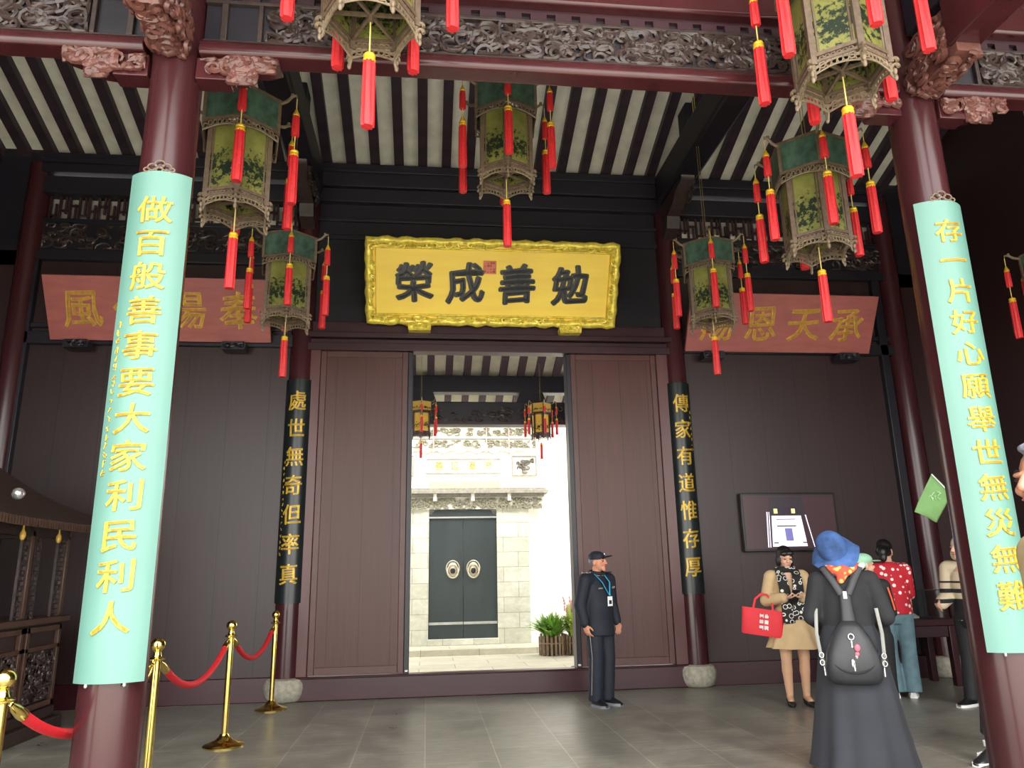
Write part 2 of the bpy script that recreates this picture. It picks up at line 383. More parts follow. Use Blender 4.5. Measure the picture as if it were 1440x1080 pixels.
def scrolls(mb, x0, x1, z0, z1, y, n, r=.01, seed=1, size=.09, M=None):
    rd = random.Random(seed)
    for k in range(n):
        cx, cz = rd.uniform(x0, x1), rd.uniform(z0, z1); a0 = rd.uniform(0, 6.28); s = rd.choice((-1, 1)); R0 = size*rd.uniform(.5, 1.2); turns = rd.uniform(.55, 1.3)
        st = rd.uniform(.55, 1.4); pts = []; rs = []; m = 11
        for i in range(m):
            q = i/(m-1); a = a0+s*turns*6.28*q; rr = R0*(1-q*.82)
            px = min(max(cx+rr*math.cos(a)*1.25, x0), x1); pz = min(max(cz+rr*math.sin(a)*st, z0), z1)
            pts.append((px, y-.004-.016*math.sin(q*3)-rd.uniform(0, .004), pz)); rs.append(r*(.5+.9*math.sin(3.1*(.12+.85*q))))
        mb.tube(pts, rs, 5)
    return mb

# ------------------------------------------------------------------ setting
XL, XR, YF, YB = -1.58, 3.34, 4.25, 9.45
struct('floor', MB().box(-5.7, 7.3, 1.0, 9.36, -.2, 0), FLOORM, smooth=0)
struct('floor_rear', MB().box(-5.7, 7.3, 9.36, 13.62, -.2, -.001), REARF, smooth=0)
struct('floor_front_yard', MB().box(-14, 16, -16, 1.0, -.35, -.15), YARDM, smooth=0)
struct('floor_rear_yard', MB().box(-5.7, 9, 13.62, 14.8, -.4, -.11), REARF, smooth=0)
struct('floor_gate_terrace', MB().box(-5.7, 9, 14.8, 16.2, -.4, 0), REARF, smooth=0)
struct('wall_left', MB().box(-5.75, -5.6, .9, 9.6, 0, 8.6), WALLP, smooth=0)
struct('wall_right', MB().box(7.15, 7.3, .9, 9.6, 0, 8.6), WALLP, smooth=0)
# roof: back slope from the ridge down to the rear, front slope down to the front eave
RY, RZ, SL = 5.15, 8.47, .381
def roof(name, ya, za, yb, zb, x0=-5.75, x1=7.3, rafters=True, step=.325, xoff=.0, rw=.125, rh=.11):
    c = struct(name, MB().add([(x0, ya, za), (x1, ya, za), (x1, yb, zb), (x0, yb, zb), (x0, ya, za+.18), (x1, ya, za+.18), (x1, yb, zb+.18), (x0, yb, zb+.18)],
        [(0, 3, 2, 1), (4, 5, 6, 7), (0, 1, 5, 4), (1, 2, 6, 5), (2, 3, 7, 6), (3, 0, 4, 7)]), BOARDW, smooth=0)
    if rafters:
        me = MB().bar((0, ya, za-rh/2+.005), (0, yb, zb-rh/2+.005), rw, rh).mesh('rafter', RAFT, 0)
        x = x0+.1+xoff
        while x < x1-.1: link('rafter', me, c, (x, 0, 0)); x += step
    return c
roof('ceiling', RY, RZ, 9.6, RZ-SL*(9.6-RY)+.11, xoff=.02)
roof('ceiling_front', RY, RZ, .7, RZ-.46*(RY-.7))
roof('ceiling_rear', 9.5, 5.88, 13.75, 5.88-.385*4.25, x0=-3.2, x1=6.2, xoff=.04, step=.31, rw=.12)
# back wall: side bays
def bay(x0, x1, nm):
    struct('wall_back_'+nm, MB().box(x0, x1, 9.44, 9.5, .26, 5.5), WALLP, smooth=0)
    struct('baseboard_'+nm, MB().box(x0, x1, 9.38, 9.5, 0, .27), SILL, bevel=.01)
for nm, x0, x1 in (('left', -5.6, -1.6), ('right', 3.3, 7.15)): bay(x0, x1, nm)
tn = [0]
def trim(mb, m=DARKW, bevel=.008, **kw):
    tn[0] += 1; return struct('trim_%d' % tn[0], mb, m, bevel=bevel, **kw)
for x0, x1, sd_ in ((-5.02, -1.62, 3), (3.34, 6.62, 4)):
    trim(MB().box(x0, x1, 9.36, 9.5, 4.24, 4.4).box(x0, x1, 9.39, 9.5, 4.46, 4.52), DARKW)
    trim(MB().box(x0, x1, 9.36, 9.52, 5.36, 5.5).box(x0, x1, 9.38, 9.52, 5.88, 5.94).box(x0, x1, 9.4, 9.5, 5.5, 5.9), DARKW)
    o = scrolls(MB(), x0+.1, x1-.1, 5.53, 5.86, 9.4, 150, .011, sd_).build('carving', CARVE, None); tag(o, kind='structure'); o.name = 'trim_%d' % (tn[0]+1); tn[0] += 1
    trim(MB().box(x0, x1, 9.34, 9.6, 6.27, 6.52).box(x0, x1, 9.3, 9.6, 6.56, 6.84).box(x0, x1, 9.27, 9.4, 6.68, 6.74), DARKW)
    w = struct('window_%d' % (1 if x0 < 0 else 2), MB().box(x0, x1, 9.52, 9.55, 5.94, 6.27), PAPER, smooth=0)
    la = MB(); x = x0+.1; k = 0
    while x < x1-.05:
        la.box(x-.014, x+.014, 9.44, 9.47, 5.94, 6.27)
        la.box(x, x+.12, 9.44, 9.47, 6.0+.07*(k % 3), 6.025+.07*(k % 3)); la.box(x+.06, x+.085, 9.44, 9.47, 5.94+.1*(k % 2), 6.17+.1*(k % 2))
        x += .12; k += 1
    la.build('lattice', DARKR, w, 0)
# boards closing the ends of the back wall
for a,b in ((-5.65,-5.02),(6.62,7.2)): struct('wall_back_end', MB().box(a, b, 9.44, 9.56, 5.3, 6.95), DARKW, smooth=0)
# outer pilaster strips of the side bays
trim(MB().box(-5.02, -4.92, 9.36, 9.46, .27, 5.36), DARKW); trim(MB().box(6.3, 6.42, 9.36, 9.46, .27, 5.36), DARKW)
# centre bay
trim(MB().box(-1.5, 3.22, 9.35, 9.5, 0, .26).box(-1.5, 3.22, 9.33, 9.5, .24, .262), SILL, bevel=.01)
trim(MB().box(-1.5, -1.37, 9.36, 9.5, .26, 4.24).box(3.04, 3.2, 9.36, 9.5, .26, 4.24), mat('door_frame_wood', (87, 54, 54), .38, var=.1, stretch=(1, 1, .2)))
trim(MB().box(-1.6, 3.34, 9.33, 9.52, 4.2, 4.3).box(-1.6, 3.34, 9.36, 9.52, 4.3, 4.36).box(-1.6, 3.34, 9.31, 9.52, 4.37, 4.44).box(-1.6, 3.34, 9.38, 9.52, 4.45, 4.6), DARKR)
struct('wall_back_upper', MB().box(-1.6, 3.34, 9.44, 9.52, 4.6, 6.5), DARKW, smooth=0)
trim(MB().box(-1.6, 3.34, 9.4, 9.5, 5.78, 5.84).box(-1.6, 3.34, 9.4, 9.5, 6.04, 6.09).box(-1.6, 3.34, 9.34, 9.6, 6.3, 6.5), DARKW)
trim(MB().box(-1.6, 3.34, 9.28, 9.6, 6.5, 6.84).box(-1.6, 3.34, 9.25, 9.4, 6.7, 6.75), DARKW)
# closing boards above the wall beams up to the roof
trim(MB().box(-5.6, 7.15, 9.5, 9.58, 6.8, 6.95), DARKW, bevel=0)
# door leaves standing either side of the opening
for i, (x0, x1) in enumerate(((-1.37, -.26), (1.87, 3.04))):
    d = struct('door_%d' % (i+1), MB().box(x0, x1, 9.40, 9.46, .27, 4.2), DOORP, smooth=0)
    fr = MB(); w = .075
    fr.box(x0, x0+w, 9.385, 9.47, .27, 4.2).box(x1-w, x1, 9.385, 9.47, .27, 4.2).box(x0+w, x1-w, 9.385, 9.47, .27, .36).box(x0+w, x1-w, 9.385, 9.47, 4.12, 4.2)
    fr.build('door_rail', mat('door_rail_wood', (80, 49, 46), .42, var=.1) if i == 0 else MATS['door_rail_wood'], d, bevel=.006)
    xj = x1 if i == 0 else x0-.06
    MB().box(xj, xj+.06, 9.36, 9.56, .26, 4.19).build('door_jamb', DARKW, d, bevel=.006)
    MB().tube([(xj+.03, 9.34, .29), (xj+.03, 9.34, .31)], .022, 12).build('pivot_cap', SILVER, d)

# ------------------------------------------------------------------ columns
def column(name_label, x, y, h, base=True, r=.155):
    t = thing('column', name_label, 'column', (x, y, 0), 0, 'round lacquered columns of the hall')
    MB().lathe([(r*1.02, .25 if base else 0), (r*1.01, 1.5), (r*.98, 3.2), (r*.93, h)], n=36).build('shaft', COLM, t)
    def rf(j, z): return 1+.012*math.sin(j*3.3+z*20)
    MB().lathe([(.17, 0), (.2, .02), (.228, .08), (.24, .15), (.235, .2), (.21, .245), (.17, .26)], n=32, rfun=rf).build('base_stone', STONE, t)
    return t
column('dark red front column behind the tall turquoise board at left', XL, YF, 8.0)
column('dark red front column behind the tall turquoise board at right', XR, YF, 8.0)
column('dark inner column left of the open doorway, wrapped by a black inscribed board', -1.62, YB, 6.7)
column('dark inner column right of the open doorway, wrapped by a black inscribed board', 3.32, YB, 6.7)
column('dark column in the shade at the far left end of the back wall', -5.08, YB, 6.7)
column('dark column behind the green flag at the right end of the back wall', 6.62, YB, 6.7)

# ------------------------------------------------------------------ couplet boards
def arc_board(label, x, y, z0, z1, Rr, half, th, m, chars, cz, csize, cm, off, sx, sy, ycen, group, hanger=False, small=None, edge=None):
    t = thing('couplet_board', label, 'inscribed board', (x, y, z0), 0, group)
    n = 14; vs = []; fs = []; H = z1-z0
    for z in (0, H):
        for rr in (Rr, Rr-th):
            for i in range(n+1):
                q = -half+2*half*i/n; vs.append((rr*math.sin(q), ycen-rr*math.cos(q), z))
    N = n+1
    for i in range(n):
        fs += [(i, i+1, 2*N+i+1, 2*N+i), (N+i, 3*N+i, 3*N+i+1, N+i+1), (i, N+i, N+i+1, i+1), (2*N+i, 2*N+i+1, 3*N+i+1, 3*N+i)]
    fs += [(0, 2*N, 3*N, N), (n, N+n, 3*N+n, 2*N+n)]
    MB().add(vs, fs).build('panel', m, t, 40)
    if edge:
        for s in (-1, 1):
            q = s*half; MB().tube([(Rr*math.sin(q), ycen-Rr*math.cos(q), 0), (Rr*math.sin(q), ycen-Rr*math.cos(q), H)], .007, 6).build('edge_strip', edge, t)
    for c, z in zip(chars, cz):
        me = glyph(c, csize, .004, off, sx, sy, .012, .05, .0025); bend(me, Rr+.004)
        put(me, cm, t, (0, ycen-Rr-.004, z-z0))
    if small:
        rd = random.Random(5); xs, za, zb, n = small
        for k in range(n):
            zz = za+(zb-za)*k/(n-1)-z0; q = xs/Rr; mb = MB()
            for j in range(4):
                a = q+rd.uniform(-.014, .014)/Rr; b = q+rd.uniform(-.014, .014)/Rr; z1_, z2_ = zz+rd.uniform(-.02, .02), zz+rd.uniform(-.02, .02)
                mb.tube([((Rr+.003)*math.sin(a), ycen-(Rr+.003)*math.cos(a), z1_), ((Rr+.003)*math.sin(b), ycen-(Rr+.003)*math.cos(b), z2_)], .003, 5)
            mb.build('small_character', cm, t)
    if hanger:
        mb = MB()
        for a, b, rr in ((-.04, .03, .026), (0, .05, .028), (.04, .03, .026), (-.07, .012, .016), (.07, .012, .016), (0, .012, .018)):
            mb.tube([(a+rr*math.cos(k*.524), ycen-Rr+.012, H+b+rr*.8*math.sin(k*.524)) for k in range(12)], .0045, 6, True)
        mb.build('hanger', LACE, t)
        MB().cap((-.09, ycen-Rr+.03, -.012), (-.09, ycen-Rr+.03, .01), .009).cap((.09, ycen-Rr+.03, -.012), (.09, ycen-Rr+.03, .01), .009).build('nail', SILVER, t)
    return t
def lsp(a, b, n): return [a+(b-a)*i/(n-1) for i in range(n)]
RB = .235
gB = 'tall turquoise boards with gold characters'
arc_board('tall turquoise board with gold characters on the left front column', XL+.015, YF, .905, 3.69, RB, .80, .028, TEAL, '做百般善事要大家利民利人', lsp(3.445, 1.215, 12), .2, GOLD, .0115, 1.0, .86, .06, None, True, (-.135, 2.76, 1.94, 18))
arc_board('tall turquoise board with gold characters on the right front column', XR-.005, YF, .905, 3.7, RB, .80, .028, TEAL, '存一片好心願舉世無災無難', lsp(3.485, 1.215, 12), .195, GOLD, .0115, 1.0, .86, .06, None, True)
arc_board('black board with gold characters on the column left of the doorway', -1.62, YB, 1.09, 3.8, .172, 1.25, .012, BLACKB, '處世無奇但率真', lsp(3.52, 1.42, 7), .27, GOLD, .012, .86, .95, 0, None, False, (-.13, 2.75, 1.65, 16))
arc_board('black board with gold characters on the column right of the doorway', 3.32, YB, 1.09, 3.8, .172, 1.25, .012, BLACKB, '傳家有道惟存厚', lsp(3.52, 1.42, 7), .27, GOLD, .012, .86, .95, 0, None, False, (.13, 3.4, 2.9, 8))

# ------------------------------------------------------------------ plaques
def plaque(label, xc, yb, zb, w, h, tilt, m, chars, xs, csize, cm, off, framed=False, name='plaque', seal=False):
    t = thing(name, label, 'plaque', (xc, yb, zb)); t.rotation_euler = (tilt, 0, 0)
    MB().box(-w/2, w/2, -.015, .03, 0, h).build('panel', m, t, bevel=.004)
    if framed:
        fr = MB(); f = .085
        out = [(-w/2, 0), (w/2, 0), (w/2, h), (-w/2, h)]
        pts = []
        for (a, b), (c, d) in zip(out, out[1:]+out[:1]):
            k = max(4, int(math.hypot(c-a, d-b)/.06))
            for i in range(k): q = i/k; pts.append((a+(c-a)*q, -.03+.006*math.sin(i*2.1), b+(d-b)*q+.008*math.sin(i*1.3)))
        fr.tube(pts, [.052+.008*math.sin(i*1.7) for i in range(len(pts))], 10, True)
        for s in (1,):
            ins = [(-w/2+f, f), (w/2-f, f), (w/2-f, h-f), (-w/2+f, h-f)]
            fr.tube([(a, -.022, b) for a, b in ins], .014, 8, True)
        scrolls(fr, -w/2+.02, w/2-.02, .01, .07, -.05, 60, .011, 5, .06); scrolls(fr, -w/2+.02, w/2-.02, h-.07, h-.01, -.05, 60, .011, 6, .06)
        scrolls(fr, -w/2+.01, -w/2+.07, .05, h-.05, -.05, 20, .011, 7, .05); scrolls(fr, w/2-.07, w/2-.01, .05, h-.05, -.05, 20, .011, 8, .05)
        fr.build('frame', GOLDF, t, 50)
    for c, x in zip(chars, xs):
        put(glyph(c, csize, .008, off, 1, 1.05, .02, .06, .006), cm, t, (x, -.024, h*.5))
    if seal:
        s = MB().box(-.085, .085, -.02, -.012, h*.62, h*.62+.17).build('seal', SEALM, t); s.location = (-.06, -.004, 0)
        sb = MB()
        rd = random.Random(3)
        for i in range(4):
            for j in range(4):
                if rd.random() < .8: sb.box(-.07+.037*i, -.05+.037*i+rd.choice((0, .01)), -.025, -.019, h*.62+.018+.037*j, h*.62+.03+.037*j+rd.choice((0, .014)))
        sb.build('seal_mark', mat('seal_ink', (160, 70, 60), .6), s, 0)
    return t
plaque('large gilt framed plaque with four black characters above the doorway', .835, 9.3, 4.6, 3.2, 1.03, R(30), GOLDP, '榮成善勉', [-1.03, -.37, .3, 1.0], .5, INK, .04, True, 'plaque', True)
plaque('faded red plaque with gold characters on the left of the back wall', -3.31, 9.32, 4.28, 2.64, .8, R(30), REDB, '風仁揚奉', [-.9, -.3, .32, .95], .48, OLDGOLD, .012)
plaque('faded red plaque with gold characters on the right of the back wall', 4.76, 9.32, 4.25, 2.64, .8, R(30), REDB, '賜恩天承', [-.92, -.3, .3, .92], .48, OLDGOLD, .012)
for i, (x, z, m, lb) in enumerate(((-.12, 4.44, GOLDF, 'small gilt bracket under the left end of the gold plaque'), (1.86, 4.44, GOLDF, 'small gilt bracket under the right end of the gold plaque'),
        (-4.28, 4.15, DARKW, 'dark bracket under the left end of the left red plaque'), (-2.42, 4.15, DARKW, 'dark bracket under the right end of the left red plaque'),
        (3.8, 4.12, DARKW, 'dark bracket under the left end of the right red plaque'), (5.72, 4.12, DARKW, 'dark bracket under the right end of the right red plaque'))):
    b = MB().prism([(-.14, 0), (.14, 0), (.15, .07), (.13, .1), (-.13, .1), (-.15, .07)], 9.19, 9.37)
    scrolls(b, -.12, .12, .015, .085, 9.2, 14, .009, i, .05)
    o = b.build('plaque_bracket', m, None); o.location = (x, 0, z); tag(o, lb, 'bracket', 'brackets carrying the plaques')

# ------------------------------------------------------------------ beams
def front_beam(label, x0, x1, seed):
    xc = (x0+x1)/2; L = (x1-x0)/2; t = thing('carved_beam', label, 'beam', (xc, YF, 4.5))
    MB().loft([]) if False else None
    pr = [(-.15, .035), (-.135, .02), (-.01, .02), (.0, .03), (.0, .15), (-.06, .15), (-.115, .135), (-.145, .1), (-.155, .06)]
    b = MB(); n = len(pr)
    b.add([(-L, y, z) for y, z in pr]+[(L, y, z) for y, z in pr], [tuple(range(n)), tuple(range(n, 2*n))[::-1]]+[(i, (i+1) % n, n+(i+1) % n, n+i) for i in range(n)])
    b.build('lower_beam', LACQ, t, 30, bevel=.006)
    MB().box(-L, L, -.06, .04, .14, .46).build('carved_panel_ground', DARKW, t)
    fr = MB().box(-L, L, -.09, -.05, .14, .165).box(-L, L, -.09, -.05, .435, .46)
    for s in (-1, 1): fr.box(s*(L-.12)-.02, s*(L-.12)+.02, -.09, -.05, .165, .435).box(s*(L-.34)-.015, s*(L-.34)+.015, -.09, -.05, .165, .435)
    fr.build('panel_border', CARVE, t, bevel=.004)
    scrolls(MB(), -L+.38, L-.38, .175, .43, -.06, int(L*150), .012, seed, .085).build('carving', CARVE, t, 60)
    sl = MB().box(-L, L, -.05, .06, .46, .49).box(-L, L, -.05, .06, .54, .57); x = -L+.2
    while x < L: sl.box(x-.16, x-.05, -.05, .06, .49, .54); x += .17
    sl.build('slotted_rail', DARKR, t, 0)
    MB().box(-L, L, -.02, .02, .49, .54).build('rail_backing', DARKW, t, 0)
    MB().box(-L, L, -.13, .08, .57, .95).box(-L, L, -.15, .1, .95, 1.05).build('upper_beam', LACQ, t, bevel=.02)
    MB().box(-L, L, -.1, .12, 1.05, 1.6).build('upper_board', DARKW, t)
    return t
front_beam('carved lacquered beam between the two front columns', XL+.16, XR-.16, 11)
front_beam('carved lacquered beam left of the left front column', -5.5, XL-.16, 12)
front_beam('carved lacquered beam right of the right front column', XR+.16, 7.1, 13)
def bracket(label, x, s, i):
    t = thing('corner_bracket', label, 'bracket', (x, YF, 4.52), 0, 'carved brackets under the front beams')
    out = [(0, 0), (.5, 0), (.5, -.02), (.42, -.05), (.34, -.05), (.3, -.11), (.22, -.12), (.2, -.15), (0, -.15)]
    out = [(s*a, b) for a, b in out]
    MB().prism(out, -.1, .03).build('body', LACQ, t, bevel=.005)
    b = MB(); xs = sorted((s*.02, s*.2)); scrolls(b, xs[0], xs[1], -.12, -.02, -.1, 12, .01, i, .05)
    xs = sorted((s*.18, s*.48)); scrolls(b, xs[0], xs[1], -.09, .02, -.1, 34, .014, i+5, .06); scrolls(b, sorted((s*.2, s*.36))[0], sorted((s*.2, s*.36))[1], -.17, -.05, -.09, 24, .014, i+9, .05)
    b.build('carving', CARVER, t, 60)
bracket('carved red bracket on the left side of the left front column', XL-.14, -1, 1)
bracket('carved red bracket on the right side of the left front column', XL+.14, 1, 2)
bracket('carved red bracket on the left side of the right front column', XR-.14, -1, 3)
bracket('carved red bracket on the right side of the right front column', XR+.14, 1, 4)
def eave_beam(label, x, i):
    t = thing('eave_beam', label, 'beam', (x, YF, 4.5))
    n = 9; b = MB()
    b.prism([(-.1, .06), (.1, .06), (.11, .12), (.11, .4), (-.11, .4), (-.11, .12)], -3.0, -.55).build('beam', LACQ, t, bevel=.012)
    c = MB().prism([(-.08, .0), (.08, .0), (.09, .35), (-.09, .35)], -.6, -.13)
    for k in range(6):
        c.tube([(-.1, -.16-.07*k, .02+.03*k+.02), (0, -.18-.07*k, -.02+.03*k), (.1, -.16-.07*k, .02+.03*k+.02)], .03, 8)
    c.build('carved_strut', CARVER, t, 50)
    g = MB(); g.M = Matrix.Rotation(math.pi/2, 4, 'X'); scrolls(g, -.08, .08, .14, .6, .005, 26, .014, i+7, .05)
    g.M = Matrix.Rotation(-math.pi/2, 4, 'Z'); scrolls(g, .14, .55, .0, .33, -.085, 40, .014, i, .06)
    g.M = Matrix.Rotation(math.pi/2, 4, 'Z'); scrolls(g, -.55, -.14, .0, .33, -.085, 40, .014, i+3, .06); g.build('carving', CARVER, t, 60)
    MB().box(-.09, .09, -3.0, -.2, .42, .95).build('upper_board', DARKW, t, bevel=.01)
eave_beam('lacquered eave beam running forward from the left front column', XL, 41)
eave_beam('lacquered eave beam running forward from the right front column', XR, 45)
def cross_beam(label, x, i):
    t = thing('cross_beam', label, 'beam', (x, 6.9, 6.36))
    MB().box(-.16, .16, -2.5, 2.4, 0, .45).build('beam', DARKW, t, bevel=.04)
    MB().box(-.1, .1, -2.5, .6, .45, .88).box(-.12, .12, 1.1, 1.4, .45, .8).box(-.12, .12, -.9, -.6, .88, 1.3).build('strut', DARKW, t, bevel=.02)
    pr = [(0, 0), (-.9, 0), (-.86, -.06), (-.6, -.1), (-.5, -.2), (-.25, -.26), (-.2, -.42), (0, -.5)]
    b = MB(); b.M = Matrix.Translation((0, 2.4, 0)) @ Matrix.Rotation(math.pi/2, 4, 'Z'); b.prism(pr, -.09, .09)
    scrolls(b, -.8, -.02, -.2, 0, -.09, 30, .016, i, .08)
    b.M = Matrix.Translation((0, 2.4, 0)) @ Matrix.Rotation(math.pi/2, 4, 'Z') @ Matrix.Rotation(math.pi, 4, 'X')
    b.build('bracket', CARVE, t, 50)
cross_beam('dark cross beam under the roof above the left doorway column', -1.6, 3)
cross_beam('dark cross beam under the roof above the right doorway column', 3.33, 4)
tag(MB().tube([(-5.6, 5.14, 8.2), (7.1, 5.14, 8.2)], .1, 16).build('ridge_purlin', DARKW), 'round dark roof purlin hidden high behind the front beam', 'beam')
tag(MB().tube([(-5.6, 7.3, 7.39), (7.1, 7.3, 7.39)], .13, 16).build('purlin', DARKW), 'round dark purlin crossing under the pale ceiling boards', 'beam')

# ------------------------------------------------------------------ lanterns
def tassel_mesh(L, r):
    rd = random.Random(2)
    def rf(j, z): return 1+(.1 if j % 2 else -.08)
    return MB().lathe([(r*.55, 0), (r*.85, -.012), (r, -.05), (r*1.02, -L*.5), (r*1.08, -L*.9), (r*.95, -L)], n=18, rfun=lambda j, z: 1+(.11 if j % 2 else -.09)+(.12*math.sin(j*2.3) if z < -L*.95 else 0)).mesh('tassel', TASS, 60)
T_BIG, T_SM = tassel_mesh(.43, .032), tassel_mesh(.19, .026)
COLLAR = MB().lathe([(.012, .02), (.03, .012), (.034, 0), (.03, -.008), (.034, -.016), (.034, -.03), (.028, -.036)], n=16).mesh('collar', TCOL)
CAPS = MB().lathe([(.004, .05), (.012, .035), (.016, .02), (.024, .008), (.027, -.012), (.02, -.02)], n=14).mesh('cap', TCOL)
CORD1 = MB().tube([(0, 0, 0), (0, 0, -.14)], .004, 6).mesh('cord', CORD)
CORD2 = MB().tube([(0, 0, 0), (0, 0, -.14)], .0045, 6).mesh('cord', CORD)
def make_lantern():
    t = thing('palace_lantern', 'x', 'lantern')
    Rc, Rb = .31, .25; zc, zb, zl = -.27, -.83, -.93
    V = [(math.sin(k*math.pi/3), -math.cos(k*math.pi/3)) for k in range(6)]
    fr = MB(); up = MB(); lo = MB()
    for k in range(6):
        a, b = V[k], V[(k+1) % 6]
        for Rr, z, w in ((Rc, 0, .022), (Rc, zc, .022), (Rb, zc-.02, .02), (Rb, zb, .024), (Rb, zl+.06, .018)):
            fr.bar((a[0]*Rr, a[1]*Rr, z), (b[0]*Rr, b[1]*Rr, z), w, w)
        fr.bar((a[0]*Rc, a[1]*Rc, .01), (a[0]*Rc, a[1]*Rc, zc), .024, .024)
        fr.bar((a[0]*Rb, a[1]*Rb, zc), (a[0]*Rb, a[1]*Rb, zl+.04), .034, .034)
        fr.bar((a[0]*Rb, a[1]*Rb, zb), (0, 0, zb), .016, .02)
        fr.bar((a[0]*Rc, a[1]*Rc, 0), (0, 0, .06), .014, .014)
        # inner borders of each painted panel
        for q in (.14, .86):
            p = (a[0]+(b[0]-a[0])*q, a[1]+(b[1]-a[1])*q); fr.bar((p[0]*Rb, p[1]*Rb, zc), (p[0]*Rb, p[1]*Rb, zb), .012, .012)
        # fretwork: scalloped rows of little rings
        for mb, Rr, z, n in ((up, Rc, zc-.035, 8), (lo, Rb, zb-.035, 8), (lo, Rb, zl+.03, 8)):
            d = Vector((b[0]-a[0], b[1]-a[1], 0)).normalized()
            for i in range(n):
                q = (i+.5)/n; p = Vector(((a[0]+(b[0]-a[0])*q)*Rr, (a[1]+(b[1]-a[1])*q)*Rr, z-(.018 if i in (0, n-1) else .0)))
                mb.tube([p+d*.017*math.cos(j*1.047)+Vector((0, 0, .022*math.sin(j*1.047))) for j in range(6)], .0055, 5, True)
            A = Vector((a[0]*Rr, a[1]*Rr, z-.05)); B = Vector((b[0]*Rr, b[1]*Rr, z-.05))
            mb.tube([A.lerp(B, j/6)+Vector((0, 0, .03*math.sin(math.pi*j/6))) for j in range(7)], .006, 5)
    fr.tube([(0, 0, .06), (0, 0, .12)], .012, 8); fr.tube([(0, 0, zb), (0, 0, zb-.05)], .014, 8)
    fr.build('frame', FRAME, t, 0); up.build('canopy_fretwork', LACE, t, 40); lo.build('base_fretwork', LACE, t, 40)
    for k in range(6):
        a, b = V[k], V[(k+1) % 6]
        def quad(Rr, z0, z1, nm, m, ins):
            p = [(a[0]+(b[0]-a[0])*q, a[1]+(b[1]-a[1])*q) for q in (ins, 1-ins)]; mid = ((p[0][0]+p[1][0])/2, (p[0][1]+p[1][1])/2)
            L = Rr*math.hypot(p[0][0]-p[1][0], p[0][1]-p[1][1])/2
            o = MB().box(-L, L, -.003, .003, z0, z1).build(nm, m, t, 0)
            o.location = (mid[0]*Rr, mid[1]*Rr, 0); o.rotation_euler = (0, 0, math.atan2(b[1]-a[1], b[0]-a[0]))
        quad(Rc, zc, 0, 'canopy_panel', TEALG, .03); quad(Rb-.004, zb, zc, 'painted_panel', PAINT, .05)
        A = Vector((a[0], a[1], 0))
        hk = MB(); hk.tube([A*Rc+Vector((0, 0, -.02)), A*(Rc+.06)+Vector((0, 0, .0)), A*(Rc+.1)+Vector((0, 0, .035)), A*(Rc+.135)+Vector((0, 0, .04)), A*(Rc+.14)+Vector((0, 0, .015))], [.012, .014, .012, .009, .005], 7)
        hk.ell(A*(Rc+.1)+Vector((0, 0, .05)), (.016, .016, .012)); hk.build('hook', LACE, t)
        sc = MB(); c = A*(Rb+.02)
        for zz, s in ((zb-.06, 1), (zl, 1)):
            sc.tube([c+A*.03*math.cos(j*.6)*.7+Vector((0, 0, zz+.035*math.sin(j*.6)-.01*j*.4)) for j in range(9)], [.012, .012, .011, .011, .01, .01, .009, .008, .006], 6)
            sc.ell(c+Vector((0, 0, zz-.06)), (.012, .012, .022))
        sc.build('corner_scroll', LACE, t)
        h = A*(Rc+.14)
        ts = link('tassel', T_SM, t, h+Vector((0, 0, -.13))); link('cap', CAPS, ts, (0, 0, 0)); c_ = link('cord', CORD1, ts, (0, 0, .14))
        tb = link('tassel', T_BIG, t, h+Vector((0, 0, -.46))); link('collar', COLLAR, tb, (0, 0, 0)); link('cord', CORD2, tb, (0, 0, .14))
    tb = link('tassel', T_BIG, t, (0, 0, zb-.27)); link('collar', COLLAR, tb, (0, 0, 0)); MB().tube([(0, 0, 0), (0, 0, .24)], .0045, 6).build('cord', CORD, tb)
    return t
LP = make_lantern()
LG = 'hexagonal palace lanterns with red tassels'
lanterns = [
 ('hexagonal lantern at the top left of centre, cropped so only its open base shows', (-.335, 3.55, 5.23), 30, 1.0, 1.5),
 ('large hexagonal lantern nearest the right front column, cropped by the top of the frame', (2.42, 3.58, 5.08), -8, 1.0, 1.4),
 ('hexagonal lantern hanging just right of the left front column', (-1.47, 5.36, 5.0), 14, 1.0, 1.9),
 ('hexagonal lantern hanging behind the cropped top right lantern', (3.19, 5.36, 4.83), -14, 1.0, 1.9),
 ('hexagonal lantern hanging alone above the gold plaque', (.68, 6.0, 5.7), -3, 1.0, 1.8),
 ('hexagonal lantern hanging low beside the left inner column', (-1.52, 7.75, 4.95), 12, 1.0, 2.1),
 ('hexagonal lantern hanging low in front of the right red plaque', (3.22, 7.75, 5.03), -16, 1.0, 2.1),
 ('hexagonal lantern at the right edge of the photo beyond the turquoise board', (6.56, 6.6, 4.57), 0, 1.0, 2.4),
 ('small lit-looking lantern hanging left in the rear porch through the doorway', (-.11, 12.0, 4.12), 2, .6, 1.2),
 ('small lit-looking lantern hanging right in the rear porch through the doorway', (1.86, 12.0, 4.1), 6, .6, 1.2)]
